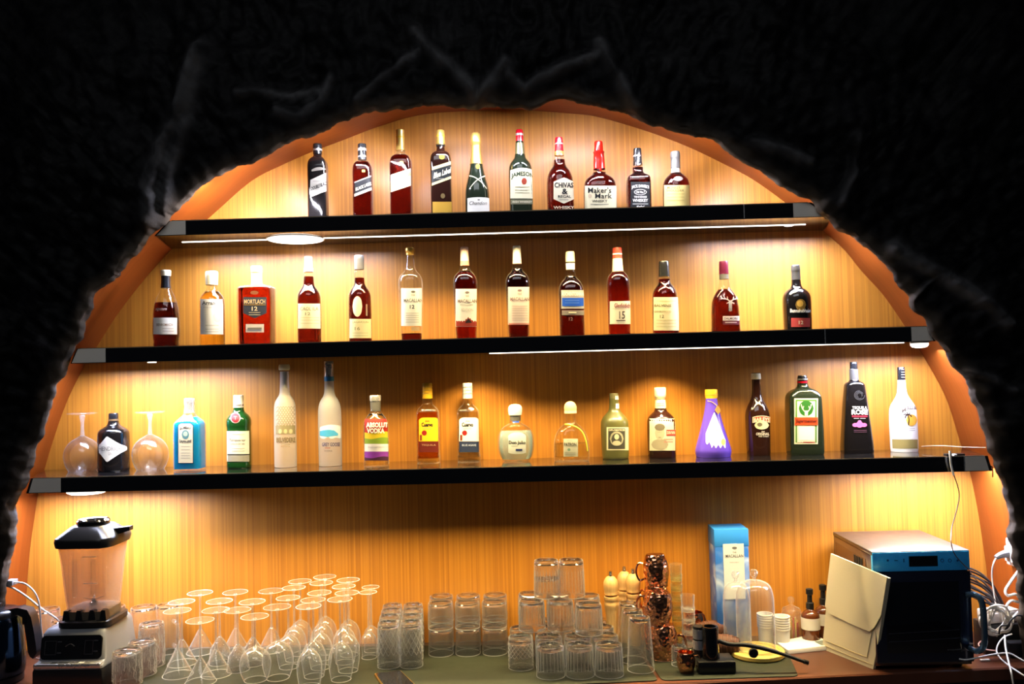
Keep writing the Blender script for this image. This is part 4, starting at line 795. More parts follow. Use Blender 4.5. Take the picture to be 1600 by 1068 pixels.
# --- stemware standing upside down: (photo column, photo row of the foot, height, kind, where)
def stem_parts(kind):
    if kind == 'martini':
        bowl = [(.0435, 0), (.0437, .001), (.008, .070), (.0035, .076)]; hs = .076; fr = .040; H = .19; fac = 0
    elif kind == 'cut':
        bowl = [(.033, 0), (.0335, .002), (.028, .045), (.009, .076), (.0035, .082)]; hs = .082; fr = .040; H = .19; fac = 1
    elif kind == 'wine':
        bowl = chaikin([(.028, 0), (.032, .018), (.0360, .045), (.0350, .070), (.026, .094), (.012, .106), (.0035, .112)], 2); hs = .112; fr = .036; H = .235; fac = 0
    elif kind == 'round':
        bowl = chaikin([(.032, 0), (.041, .020), (.0455, .045), (.042, .070), (.028, .088), (.010, .097), (.0035, .102)], 2); hs = .102; fr = .040; H = .19; fac = 0
    else:
        bowl = chaikin([(.023, 0), (.0235, .02), (.024, .045), (.022, .062), (.012, .072), (.0035, .078)], 2); hs = .078; fr = .028; H = .195; fac = 0
    th = .0011
    mod = (lambda a, z, i: 1+(.05*abs(math.sin(5*a))-.03 if .004 < z < .07 else 0)) if fac else None
    circ = lambda r, z, w: MB().tube([(r*math.cos(q), r*math.sin(q), z) for q in [2*PI*k/36 for k in range(36)]], w, 6, closed=True, sub=1)
    b = MB().lathe(bowl+[(max(.0005, r-th), z-th*1.2) for r, z in bowl[::-1]], 36, mod=mod).mesh('bowl', G_CUT if fac else G_CLEAR)
    br = circ(bowl[0][0], .001, .0009).mesh('bowl_rim', G_RIM)
    s = MB().lathe([(.001, hs-.004), (.0036, hs-.003), (.0042, hs+.002), (.0032, hs+.010), (.0028, H-.03), (.0034, H-.014), (.006, H-.007), (.001, H-.006)], 12).mesh('stem', G_STEM)
    f = MB().lathe([(.001, H-.0068), (.006, H-.0066), (fr-.002, H-.0026), (fr, H-.0014), (fr-.001, H), (.001, H-.0012)], 36).mesh('foot', G_FOOT)
    fr_ = circ(fr-.001, H-.0014, .0009).mesh('foot_rim', G_RIM)
    return [('bowl', b), ('bowl_rim', br), ('stem', s), ('foot', f), ('foot_rim', fr_)], H
SP = {k: stem_parts(k) for k in ('martini', 'cut', 'wine', 'round', 'flute')}
STEMS = [(312.5,924,.19,'martini','martini glass, leftmost in the back row'),(283.7,938,.19,'martini','martini glass, leftmost in the second row'),(277,952,.19,'martini','martini glass, leftmost in the third row'),
 (312.5,967,.178,'martini','martini glass, frontmost and lowest of the cluster'),(367.6,923,.19,'martini','martini glass, second in the back row'),(342.7,937,.19,'cut','cut-crystal cocktail glass, second in the second row'),
 (337,951,.19,'martini','martini glass, second in the third row'),(371,951,.179,'cut','cut-crystal cocktail glass, third in the third row'),(394,938,.19,'cut','cut-crystal cocktail glass, third in the second row'),
 (398,961,.183,'round','round-bowled wine glass, standing at the front centre of the cluster'),(423.5,921,.19,'martini','martini glass, third in the back row'),(433,946,.206,'round','round-bowled wine glass, behind and right of the front centre glass'),
 (450,932,.208,'wine','wine glass behind the right-hand round-bowled glass'),(459,916,.222,'wine','wine glass, left column of wine glasses, second from the back'),(468.7,906,.229,'wine','wine glass at the back of the left column of wine glasses'),
 (482,945,.225,'wine','wine glass at the front of the middle column of wine glasses'),(489,935,.222,'wine','wine glass, middle column of wine glasses, second from the front'),(499,924,.224,'wine','wine glass, middle column of wine glasses, third from the front'),
 (502,908.6,.2335,'wine','wine glass, middle column of wine glasses, second from the back'),(507.5,899,.238,'wine','wine glass at the very back of the middle column'),
 (531,934,.23,'wine','wine glass at the front of the right column of wine glasses'),(542,924,.23,'wine','wine glass, right column of wine glasses, second from the front'),(537,914,.231,'wine','wine glass, right column of wine glasses, third from the front'),(544,904,.234,'wine','wine glass at the back of the right column of wine glasses'),
 (579,915,.202,'flute','narrow sherry glass, back one of the pair beside the patterned tumblers'),(575,923,.202,'flute','narrow sherry glass, front one of the pair beside the patterned tumblers')]
for px, py, h, kind, lab in STEMS:
    parts, H = SP[kind]; p = UZ(px, py+1, ZM+h)
    t = thing('stemmed_glass', 'upside-down '+lab, 'glass', (p.x, min(p.y, -.05), ZM), 'upside-down stemmed glasses on the counter')
    t.scale = (1, 1, h/H)
    for nm, me in parts: link(nm, me, t)

# --- tumblers: wall and thick base as parts; upside down, so the base is on top
def tumbler(r0, r1, h, tb, m, ribs=0, amp=0, diamond=False, z0=.15, z1=.85, n=48, th=.002, wav=0):
    if ribs: n = ribs*4
    zs = [0, .002]+[h*k/14 for k in range(1, 14)]+[h-.004, h-.001, h]
    def rad(z):
        t = z/h; r = r0+(r1-r0)*t
        if z > h-.0045: r -= (.0006 if z < h-.0015 else (.0016 if z < h-.0002 else .004))
        return r
    def mod(a, z, i):
        t = z/h
        if not (z0 <= t <= z1): return 1
        if diamond: return 1+amp*(abs(math.sin(8*a+t*16))+abs(math.sin(8*a-t*16))-1)
        if ribs: return 1-amp*abs(math.sin(ribs*a/2))
        if wav: return 1+wav*noise.noise(Vector((math.cos(a)*3, math.sin(a)*3, z*60)))
        return 1
    if diamond: zs = [0, .002]+[h*k/30 for k in range(1, 30)]+[h-.004, h-.001, h]; n = 64
    outer = [(rad(z), z) for z in zs]
    mb = MB().lathe(outer, n, mod=mod)
    mb.lathe([(r0-th*.2, 0), (r0-th, .001), (r1-th-(r1-r0)*(tb/h), h-tb)], n)
    w = mb.mesh('glass_wall', m)
    rm = MB().tube([((r0-.001)*math.cos(a), (r0-.001)*math.sin(a), .0012) for a in [2*PI*k/36 for k in range(36)]], .0010, 6, closed=True, sub=1).mesh('rim', G_RIM)
    b = MB().lathe([(.001, h-tb-.001), (r1-th-.004, h-tb-.001), (r1-th-.001, h-tb+.003), (r1-th-.001, h-.003), (r1-.008, h-.0008), (r1*.6, h-.004), (.001, h-.004)], 32).mesh('glass_base', G_THICK)
    return [('glass_wall', w), ('glass_base', b), ('rim', rm)]
def pattern(r0, r1, h, kind, n, z0, z1):
    """raised cut lines of a tumbler, too fine to pick apart: one part"""
    mb = MB()
    for k in range(n):
        if kind == 'bark':
            ra = random.Random(k); a0 = ra.uniform(0, 2*PI); t0 = ra.uniform(.02, .6); t1 = min(.92, t0+ra.uniform(.15, .45)); P = []
            for i in range(7):
                t = t0+(t1-t0)*i/6; r = r0+(r1-r0)*t+.0006; a = a0+ra.uniform(-.05, .05); P.append((r*math.cos(a), r*math.sin(a), h*t))
            mb.tube(P, .0008, 4, sub=1, caps=False); continue
        for sg in ((1, -1) if kind == 'diamond' else (0,)):
            P = []
            m_ = 14 if kind == 'diamond' else 3
            for i in range(m_+1):
                t = z0+(z1-z0)*i/m_; r = r0+(r1-r0)*t+.0002; a = 2*PI*k/n+sg*2.2*(t-z0)
                P.append((r*math.cos(a), r*math.sin(a), h*t))
            mb.tube(P, .0006, 4, sub=1, caps=False)
    return mb.mesh('cut_pattern', G_LINE)
def put(parts, name, label, x, Y, z, group, rz=0, sc=1):
    t = thing(name, label, 'glass', (x, Y, z), group, rz)
    for nm, me in parts:
        o = link(nm, me, t)
        if nm == 'cut_pattern': o['kind'] = 'stuff'
    return t
T_TALL = tumbler(.0345, .031, .132, .018, G_CUT, diamond=True, amp=.035, z0=.28, z1=.88)+[('cut_pattern', pattern(.0345, .031, .132, 'diamond', 13, .30, .88))]
T_SHORT = tumbler(.0395, .038, .0795, .012, G_PLAIN)
T_RIB = tumbler(.0415, .0385, .087, .014, G_RIB, ribs=22, amp=.035, z0=.22, z1=.9)+[('cut_pattern', pattern(.0415, .0385, .087, 'rib', 24, .25, .86))]
T_NEST = tumbler(.0405, .0375, .113, .016, G_RIB, ribs=22, amp=.03, z0=.2, z1=.8)+[('cut_pattern', pattern(.0405, .0375, .113, 'rib', 24, .18, .74))]
T_DIA = tumbler(.0375, .036, .092, .02, G_CUT, diamond=True, amp=.03, z0=.35, z1=.8)+[('cut_pattern', pattern(.0375, .036, .092, 'diamond', 18, .38, .80))]
T_PINT = tumbler(.0395, .0305, .152, .012, G_PLAIN)
T_BARK = tumbler(.0405, .039, .098, .012, G_CUT, wav=.09, z0=.02, z1=.93)+[('cut_pattern', pattern(.0405, .039, .098, 'bark', 60, 0, 1))]
T_TALLBARK = tumbler(.0385, .0365, .128, .012, G_CUT, wav=.06, z0=.02, z1=.93)+[('cut_pattern', pattern(.0385, .0365, .128, 'bark', 60, 0, 1))]
T_SMALL = tumbler(.030, .029, .075, .012, G_CLEAR, ribs=18, amp=.03)
for c, (px, side) in enumerate(((607, 'left'), (642.5, 'right'))):
    for r in range(4):
        Y = -.235-.0+.0695*r; Y = min(Y, -.037)
        x = U(px+(r*2.2 if c == 0 else r*1.2), 1000, -.235).x if r == 0 else U(px+(r*2.4 if c == 0 else r*1.4), 1000, Y).x
        put(T_TALL, 'tall_tumbler', 'tall diamond-patterned tumbler upside down, %s in the %s file of two' % (('frontmost', 'second from the front', 'third from the front', 'rearmost')[r], side), x, Y, ZM, 'tall patterned tumblers')
for c, px in enumerate((689, 731, 773)):
    for r, Y in enumerate((-.128, -.045)):
        for k in range(2):
            put(T_SHORT, 'short_tumbler', 'plain short tumbler upside down, %s of the %s stack, %s row along the wall' % (('lower', 'upper')[k], ('left', 'middle', 'right')[c], ('front', 'back')[r]), U(px+(2 if r else 0), 1000, Y).x, Y, ZM+k*.0802, 'plain short tumblers stacked in twos')
PYR = 'ribbed tumblers stacked in a pyramid'
tiers = [[(860,-.345),(906,-.345),(951.5,-.345),(858,-.258),(903,-.258),(946,-.258),(857,-.171),(899,-.171),(940.5,-.171),(862,-.086),(903,-.086)],
         [(831,-.188),(876,-.190),(920,-.240),(830,-.098),(874,-.100),(918,-.135)]]
nmr = ('front', 'second', 'third', 'back')
for i, (px, Y) in enumerate(tiers[0]):
    put(T_RIB, 'ribbed_tumbler', 'ribbed tumbler upside down, bottom tier of the pyramid, %s row, %s of three' % (nmr[i//3], ('left', 'middle', 'right')[i % 3] if i < 9 else ('left', 'right')[i-9]), U(px, 1030, Y).x, Y, ZM, PYR, .3*i)
put(tumbler(.0375, .036, .0868, .012, G_RIB, ribs=20, amp=.03), 'ribbed_tumbler', 'ribbed tumbler upside down, behind the small diamond-cut tumbler', U(816, 1030, -.165).x, -.165, ZM, PYR)
for i, (px, Y) in enumerate(tiers[1]):
    put(T_RIB, 'ribbed_tumbler', 'ribbed tumbler upside down, middle tier of the pyramid, %s row, %s of three' % (('front', 'back')[i//3], ('left', 'middle', 'right')[i % 3]), U(px, 960, Y).x, Y, ZM+.0877, PYR, .2*i)
for i, (px, Y) in enumerate(((854, -.15), (893, -.152))):
    put(T_NEST, 'ribbed_tumbler', 'taller ribbed tumbler upside down on top of the pyramid, %s of the two' % ('left', 'right')[i], U(px, 900, Y).x, Y, ZM+.1752, PYR)
    if i == 0: put(tumbler(.036, .033, .060, .010, G_CLEAR), 'inner_tumbler', 'small tumbler nested inside the left top tumbler of the pyramid', U(px, 900, Y).x, Y, ZM+.1754, PYR)
put(T_DIA, 'diamond_tumbler', 'small diamond-cut tumbler upside down, left of the pyramid front', U(814, 1030, -.27).x, -.27, ZM, 'odd tumblers beside the pyramid')
for px, Y, lab in ((1000, -.31, 'front'), (989, -.228, 'middle'), (984, -.147, 'rear')):
    put(T_PINT, 'pint_glass', 'tall plain tapering glass upside down, %s of the file of three beside the pyramid' % lab, U(px, 1000, Y).x, Y, ZM, 'tall plain glasses')
put(T_SMALL, 'small_tumbler', 'small ribbed tumbler upside down between the pyramid and the tall plain glasses', U(958, 980, -.07).x-.012, -.045, ZM, 'odd tumblers beside the pyramid')
put(T_BARK, 'textured_tumbler', 'bark-textured short tumbler upside down, frontmost beside the blender', U(199, 1040, -.345).x, -.345, ZM, 'bark-textured tumblers beside the blender')
put(T_BARK, 'textured_tumbler', 'bark-textured short tumbler upside down, behind the frontmost one beside the blender', U(222, 1030, -.262).x, -.262, ZM, 'bark-textured tumblers beside the blender')
put(T_TALLBARK, 'textured_tumbler', 'tall bark-textured tumbler upside down, third back beside the blender', U(237, 1010, -.180).x, -.180, ZM, 'bark-textured tumblers beside the blender')
# beer mugs with handles
def mug(px, Y, label, r=.041, h=.15, hand=1, zc=ZM, rz=-.7):
    x = U(px, 970, Y).x
    t = thing('beer_mug', label, 'mug', (x, Y, zc), 'upside-down beer mugs behind the blender', rz)
    for nm, me in tumbler(r, r*.97, h, .014, G_CLEAR): link(nm, me, t)
    MB().tube([(hand*(r-.003), 0, .03), (hand*(r+.022), 0, .028), (hand*(r+.03), 0, .06), (hand*(r+.026), 0, .10), (hand*(r-.003), 0, .105)], .006, 8).obj('handle', G_CLEAR, t)
mug(225, -.068, 'upside-down beer mug with handle, right behind the blender base', rz=-1.2); mug(265, -.056, 'upside-down beer mug right of the one behind the blender base', hand=-1, h=.153) if False else mug(262, -.056, 'upside-down beer mug standing second from the blender against the wall', r=.036, hand=1, h=.153)
mug(75, -.065, 'upside-down beer mug behind the kettle at the far left', r=.036, hand=1); mug(98, -.145, 'upside-down beer mug between the kettle and the blender jar', r=.034, hand=-1, h=.14); mug(178, -.052, 'upside-down beer mug right behind the blender jar', r=.036, hand=-1, h=.15)

# ------------------------------------------------------------------ blender
bp_ = UZ(134, 1100, ZC); BX = U(140, 1040, -.26).x; BY = -.262
t = thing('blender', 'countertop blender with grey body and smoky clear jar, at the left of the counter', 'blender', (BX, BY, ZC))
def wx(px, Y): return U(px, 1000, Y).x-BX
FYl = -.115                              # front of the body, local
xl, xr = -.098, .098
lower = MB(); lower.rbox(xl-.004, xr+.004, FYl-.012, .105, .004, .062, .008); lower.obj('lower_base', M_BLACKP, t)
for sx in (-1, 1):
    for sy in (-1, 1): MB().lathe([(.012, 0), (.013, .005)], 12, sx*.075, sy*.08, True, True).obj('rubber_foot', M_BLACKM, t)
mb = MB()
sec = [(.062, FYl-.012, xl-.003, xr+.003), (.070, FYl-.012, xl-.003, xr+.003), (.080, FYl+.012, xl, xr), (.150, FYl+.024, xl+.006, xr-.006), (.162, FYl+.034, xl+.012, xr-.012), (.168, FYl+.052, xl+.026, xr-.022)]
rings = []
for z, yf, a, c in sec:
    yb = .105-(.168-.062 and (z-.062)*.12); r = .014; ring = []
    for cx, cy, a0 in ((c-r, yb-r, 0), (a+r, yb-r, PI/2), (a+r, yf+r, PI), (c-r, yf+r, 3*PI/2)):
        for k in range(5): ring.append((cx+r*math.cos(a0+k*PI/8), cy+r*math.sin(a0+k*PI/8), z))
    rings.append(ring)
mb.loft(rings).obj('body', M_GREYP, t, ang=40)
def frontpt(x, z, e): 
    y = FYl+.012+(z-.080)/(.070)*.012; return (x, y-e, z)
def panel(x0, x1, z0, z1, m, name, e, parent=t, r=.012, label=None):
    pts = []
    for cx, cz, a0 in ((x1-r, z1-r, 0), (x0+r, z1-r, PI/2), (x0+r, z0+r, PI), (x1-r, z0+r, 3*PI/2)):
        for k in range(5): pts.append((cx+r*math.cos(a0+k*PI/8), cz+r*math.sin(a0+k*PI/8)))
    return MB().loft([[frontpt(x, z, -.002) for x, z in pts], [frontpt(x, z, e) for x, z in pts]][::-1]).obj(name, m, parent, label=label, ang=30)
cp = panel(-.090, .088, .083, .148, M_BLACK, 'control_panel', .002, label='glossy black control panel')
dk = mat('panel_print', (.05, .05, .055), .4)
for x0, x1 in ((-.078, -.045), (.038, .062)):
    for a, b2, c, d in ((x0, x1, .096, .0968), (x0, x1, .133, .1338), (x0, x0+.0008, .096, .1338), (x1-.0008, x1, .096, .1338)): panel(a, b2, c, d, dk, 'button_outline', .0026, cp, .0003)
for x, z in ((-.036, .131), (-.036, .101), (.070, .133), (.070, .104)): panel(x-.006, x+.006, z-.0015, z+.0015, dk, 'printed_mark', .0026, cp, .0006)
MB().tube([frontpt(-.018, .118, .003), frontpt(-.004, .125, .003), frontpt(.008, .119, .003)], .0012, 6).obj('printed_mark', dk, cp)
MB().rbox(xl+.001, xr-.001, FYl-.0135, FYl+.016, .0645, .0775, .003).obj('front_ledge', M_SILVER, t, label='silver ledge below the control panel')
for x0, x1 in ((-.03, .0), (-.05, -.034), (.03, .045)): MB().box(x0, x1, FYl-.008, FYl+.004, .0775, .0779).obj('printed_mark', dk if x0 < 0 else M_WHITE, t, smooth=False)
def sq(h, z, cx=0, cy=-.005, n=5.0, seg=40, rot=0.0):
    o = []
    for k in range(seg):
        a = 2*PI*(k+.5)/seg; c, s = math.cos(a), math.sin(a)
        o.append((cx+h*math.copysign(abs(c)**(2/n), c), cy+h*math.copysign(abs(s)**(2/n), s), z))
    return o
JX = .018
MB().loft([sq(.079, .166, JX), sq(.079, .180, JX), sq(.074, .184, JX)]).obj('jar_seat', M_BLACKP, t)
co = MB().loft([sq(.064, .184, JX), sq(.063, .207, JX)]).obj('jar_collar', mat('dark_smoky_plastic', (.10, .075, .05), .15, spec=.5), t)
for kx in (-.050, -.012, .026, .06): MB().loft([[(JX+kx-.010, -.005-.067, .184), (JX+kx+.010, -.005-.067, .184), (JX+kx+.010, -.05, .184), (JX+kx-.010, -.05, .184)], [(JX+kx-.006, -.005-.066, .212), (JX+kx+.006, -.005-.066, .212), (JX+kx+.006, -.05, .212), (JX+kx-.006, -.05, .212)]]).obj('collar_lug', M_BLACKP, co, smooth=False)
JH = .405; jar = [sq(.060, .206, JX), sq(.064, .24, JX), sq(.073, .34, JX), sq(.081, JH, JX), sq(.083, JH+.004, JX)]
jar2 = [sq(.080, JH+.004, JX), sq(.070, .34, JX), sq(.061, .24, JX), sq(.057, .212, JX)]
j = MB().loft(jar+jar2, True, True).obj('jar', G_SMOKE, t, label='smoky clear plastic jar')
for sx in (-.025, .03): MB().rbox(JX+sx-.006, JX+sx+.006, -.0735, -.062, .25, .36, .004).obj('jar_rib', G_PLAIN, j)
MB().box(JX+.005, JX+.045, -.0805, -.0795, .368, .3695).obj('fill_mark', M_WHITE, j, smooth=False); MB().box(JX+.005, JX+.045, -.0745, -.0735, .29, .2912).obj('fill_mark', M_WHITE, j, smooth=False)
bl = MB().lathe([(.012, .21), (.012, .222), (.005, .226), (.005, .232)], 12, JX, -.005, True, True)
for k in range(4): a = k*PI/2+.4; bl.loft([[(JX+.005*math.cos(a+1.57), -.005+.005*math.sin(a+1.57), .226), (JX-.005*math.cos(a+1.57), -.005-.005*math.sin(a+1.57), .226), (JX+.03*math.cos(a), -.005+.03*math.sin(a), .236)], [(JX+.005*math.cos(a+1.57), -.005+.005*math.sin(a+1.57), .228), (JX-.005*math.cos(a+1.57), -.005-.005*math.sin(a+1.57), .228), (JX+.03*math.cos(a), -.005+.03*math.sin(a), .237)]])
bl.obj('blade', M_STEEL, t, smooth=False)
lid = MB().loft([sq(.082, JH-.012, JX), sq(.086, JH-.010, JX), sq(.089, JH+.006, JX), sq(.086, JH+.016, JX), sq(.055, JH+.045, JX, n=3), sq(.050, JH+.047, JX, n=3)]).obj('lid', M_BLACKP, t, label='black rubber jar lid')
MB().lathe([(.046, JH+.045), (.047, JH+.058), (.043, JH+.062), (.036, JH+.060), (.030, JH+.050), (.001, JH+.049)], 28, JX, -.005, False, False).obj('filler_cap', M_BLACK, lid)
MB().loft([[(JX+.060, -.020, JH+.012), (JX+.060, .02, JH+.012), (JX+.060, .02, JH+.034), (JX+.060, -.020, JH+.034)], [(JX+.112, -.012, JH+.026), (JX+.112, .012, JH+.026), (JX+.112, .012, JH+.038), (JX+.112, -.012, JH+.038)]]).obj('lid_tab', M_BLACKP, lid)
hd = MB(); hd.tube([(JX+.055, .055, .37), (JX+.085, .085, .36), (JX+.08, .09, .29), (JX+.05, .05, .25)], .010, 8); hd.obj('jar_handle', M_BLACKP, t) if False else None

# ------------------------------------------------------------------ kettle at the far left
KX = U(-8, 1060, -.30).x; KY = -.295
t = thing('kettle', 'black electric kettle with wide handle at the far left end of the counter', 'kettle', (KX, KY, ZC))
MB().lathe([(.070, 0), (.074, .004), (.074, .020), (.07, .022)], 40, 0, 0, True, True).obj('power_base', M_BLACKP, t)
MB().lathe(chaikin([(.070, .022), (.079, .026), (.078, .09), (.072, .17), (.067, .19), (.060, .197)], 1), 40, 0, 0, True, True).obj('body', mat('kettle_reflection_blue', (.05, .10, .17), .12, metal=1), t)  # blue reflections of the room painted into the body colour
ld = MB().lathe(chaikin([(.066, .192), (.066, .203), (.058, .213), (.02, .217), (.001, .217)], 1), 36, 0, 0, False, False).obj('lid', M_BLACKP, t)
MB().lathe([(.016, .215), (.017, .228), (.012, .232), (.001, .232)], 16, 0, 0).obj('lid_knob', M_BLACKP, ld)
hd = MB(); prof = [(.040, .214), (.075, .219), (.104, .212), (.116, .19), (.124, .15), (.131, .105), (.132, .085), (.122, .07)]
inn = [(.050, .196), (.075, .198), (.088, .192), (.094, .175), (.098, .15), (.103, .115), (.106, .09), (.112, .076)]
v = []
for (x, z), (xi, zi) in zip(prof, inn): v += [[(x, -.018, z), (x, .018, z), (xi, .018, zi), (xi, -.018, zi)]]
hd.loft(v); hh = hd.obj('handle', M_BLACKP, t, ang=50)
MB().rbox(.090, .104, -.0195, -.0165, .17, .195, .001).obj('switch', M_BLACK, hh); MB().rbox(.108, .118, -.010, .010, .192, .209, .002).obj('switch', M_BLACK, hh) if False else None

# ------------------------------------------------------------------ pepper mills, copper mugs, shot glasses
M_BEECH = bamboo('beech_wood', (.50, .28, .09), (.74, .50, .22), .4, .012)
def mill(px, Y, h, label):
    x = U(px, 950, Y).x; t = thing('pepper_mill', label, 'pepper mill', (x, Y, ZM if Y < -.08 else ZC+.0035), 'beech pepper mills'); k = h/.235
    MB().lathe(chaikin([(.024*k, 0), (.025*k, .004), (.024*k, .02), (.0195*k, .05), (.018*k, .085), (.021*k, .12), (.0235*k, .135), (.0205*k, .142), (.0235*k, .150), (.023*k, .158)], 1)+[(.012, .160*1)], 28, 0, 0, True, True).obj('mill_body', M_BEECH, t)
    z = .160
    MB().lathe(chaikin([(.012, z), (.022*k, z+.004), (.021*k, z+.012), (.0235*k, z+.03), (.0225*k, z+.045), (.014*k, z+.058), (.008, z+.061)], 1), 28, 0, 0, True, True).obj('mill_head', M_BEECH, t)
    MB().lathe([(.006, z+.06), (.006, z+.067), (.0045, z+.068), (.0055, z+.075), (.001, z+.077)], 14, 0, 0, True, True).obj('top_nut', M_STEEL, t)
mill(955.5, -.095, .235, 'pale beech pepper mill standing left, nearest the glass pyramid')
mill(977, -.034, .235, 'pale beech pepper mill at the back left, behind the other two')
mill(990.5, -.070, .24, 'pale beech pepper mill right, beside the copper mugs')
def barrel(r, h, m=M_COPPER, n=36):
    out = chaikin([(r*.70, 0), (r*.86, h*.16), (r*1.0, h*.45), (r*.97, h*.7), (r*.84, h*.97), (r*.85, h)], 2)
    return MB().lathe(out+[(q-.0015, max(.003, z)) for q, z in out[::-1]], n, 0, 0, True, False).mesh('mug_body', m)
def rim(r, h): return MB().tube([(r*.845*math.cos(a), r*.845*math.sin(a), h) for a in [2*PI*k/24 for k in range(24)]], .0013, 6, closed=True, sub=1).mesh('rim', M_COPPERS)
def handle(r, h, w=.0035): return MB().tube([(r*.95, 0, h*.78), (r*1.35, 0, h*.82), (r*1.55, 0, h*.55), (r*1.35, 0, h*.30), (r*1.0, 0, h*.3)], w, 8).mesh('handle', M_COPPERS)
def cmug(px, Y, z, r, h, label, tilt=(0, 0), rz=0, flip=False):
    x = U(px, 950, Y).x; t = thing('copper_mug', label, 'mug', (x, Y, z+(h if flip else 0)), 'hammered copper mugs')
    t.rotation_euler = (tilt[0]+(PI if flip else 0), tilt[1], rz)
    link('mug_body', barrel(r, h), t); link('rim', rim(r, h), t); link('handle', handle(r, h), t)
    return t
mz = ZM
cmug(1034, -.205, mz, .046, .100, 'hammered copper mug at the foot of the leaning stack', (0, .0), -.4, True)
cmug(1031, -.208, mz+.101, .045, .098, 'hammered copper mug tilted in the middle of the stack', (0, -.14), 2.6, True)
cmug(1026, -.135, mz+.199, .040, .096, 'hammered copper mug topmost of the stack', (.05, .04), 2.9, True)
cmug(1026, -.112, mz, .042, .0995, 'hammered copper mug behind the foot of the stack', (0, 0), 2.4, True); cmug(1026, -.112, mz+.0997, .042, .0985, 'hammered copper mug behind the tilted one, carrying the top mug', (0, 0), 2.4, True)
cmug(1084, -.040, mz, .032, .088, 'hammered copper mug behind the shot glass stacks, its handle showing', (0, 0), .6)
x = U(1072, 1040, -.335).x
t = thing('copper_shot_mug', 'tiny hammered copper mug standing alone in front of the black smoker', 'mug', (x, -.335, ZM)); link('mug_body', barrel(.027, .056), t); link('rim', rim(.027, .056), t); link('handle', handle(.027, .056, .0022), t)
# shot glass towers
def shot(r0, r1, h, m): return [('glass_wall', MB().lathe([(r1*.6, .0), (r1, .001), (r1+(r0-r1)*.5, h*.5), (r0, h), (r0-.0015, h), (r1-.001, .010), (.001, .009)], 24, mod=lambda a, z, i: 1-.03*abs(math.sin(5*a))).mesh('glass_wall', m)), ('glass_base', MB().lathe([(.001, 0), (r1*.92, .0005), (r1*.92, .008), (.001, .0085)], 20).mesh('glass_base', m))]
SH1 = shot(.0195, .0155, .052, G_YELLOW); SH2 = shot(.0215, .018, .050, G_PLAIN)
for px, Y, k0, n, prt, lab in ((1059, -.145, 0, 8, SH1, 'yellowish shot glass in the tall nested tower behind'), (1076, -.215, 0, 5, SH2, 'clear shot glass in the shorter tower')):
    x = U(px, 980, Y).x
    for k in range(n):
        put(prt, 'shot_glass', lab+', '+('lowest', 'second from the bottom', 'third from the bottom', 'fourth from the bottom', 'topmost', 'sixth from the bottom', 'seventh from the bottom', 'topmost')[k if not (n == 8 and k == 4) else 4] if not (n == 8 and k == 4) else lab+', fifth from the bottom', x, Y, ZM+k*(.0305 if n == 8 else .0345), 'stacked shot glasses', .1*k)
put(tumbler(.0235, .022, .056, .014, G_CLEAR), 'small_tumbler', 'small plain glass upside down behind the tiny copper mug', U(1061, 1010, -.275).x, -.275, ZM, 'odd tumblers beside the copper mugs')
# ribbed barrel cups lying on their sides
M_TERRA = mat('brown_wood', (.085, .028, .013), .65, bump=('noise', 60, .2, .002))
def wbarrel(px, py, Y, r, L, label, rz, z):
    x = U(px, py, Y).x; t = thing('barrel_cup', label, 'cup', (x, Y, z+r*1.02), 'brown barrel cups lying down'); t.rotation_euler = (0, PI/2, rz)
    n = 14; prof = []
    for i in range(n+1):
        u = i/n; prof.append((r*(.72+.28*math.sin(PI*u)), -L/2+L*u))
    MB().lathe(prof, 28, 0, 0, True, True).obj('barrel_body', M_TERRA, t)
    for u in (.12, .26, .40, .60, .74, .88):
        rr = r*(.72+.28*math.sin(PI*u))+.0006; MB().tube([(rr*math.cos(a), rr*math.sin(a), -L/2+L*u) for a in [2*PI*k/24 for k in range(24)]], .0013, 5, closed=True, sub=1).obj('hoop', mat('dark_hoop', (.16, .06, .03), .5), t)
wbarrel(1133, 990, -.19, .030, .082, 'brown ribbed barrel cup lying on its side, the front one behind the black smoker', -.35, ZM)
wbarrel(1110, 968, -.105, .030, .088, 'brown ribbed barrel cup lying on its side, the rear one against the shot glasses', .15, ZM+.018)

# ------------------------------------------------------------------ black smoke infuser with hose
x = U(1118, 1045, -.335).x
t = thing('smoke_infuser', 'black upright cocktail smoker with thick black hose', 'smoker', (x, -.318, ZM))
MB().rbox(-.052, .054, -.040, .040, 0, .034, .004).obj('base', M_BLACKP, t)
MB().lathe(chaikin([(.024, .034), (.0255, .037), (.023, .110), (.0245, .121), (.0225, .125)], 1)+[(.017, .125), (.016, .11), (.001, .11)], 28, -.010, -.006, True, False).obj('chamber', M_BLACK, t)
MB().lathe([(.018, .034), (.0185, .117), (.0175, .120), (.001, .120)], 24, -.037, .016, True, False).obj('motor_housing', M_BLACKP, t)
MB().lathe([(.0188, .055), (.0192, .0555), (.0192, .080), (.0188, .0805)], 24, -.037, .016).obj('grey_sleeve', M_GREYP, t, label='grey sleeve'); MB().lathe([(.0188, .085), (.0192, .0855), (.0192, .112), (.0188, .1125)], 24, -.037, .016).obj('grey_sleeve', M_GREYP, t, label='grey sleeve')
hp = [(.014, -.004, .082)]
for px, py, Y in ((1140, 1006, -.325), (1165, 1007, -.335), (1195, 1013, -.345), (1225, 1022, -.350), (1256, 1033, -.352)):
    p = U(px, py, Y); hp.append((p.x-x, p.y+.318, max(.008, p.z-ZM)))
MB().tube(hp, lambda u: .0062 if u < .75 else .0050, 12).obj('hose', M_BLACKM, t)
p = U(1176, 1016, -.338); g = MB().lathe([(.001, -.006), (.0125, -.0055), (.014, 0), (.0125, .0055), (.001, .006)], 20).obj('hose_grip', M_BLACKP, t)
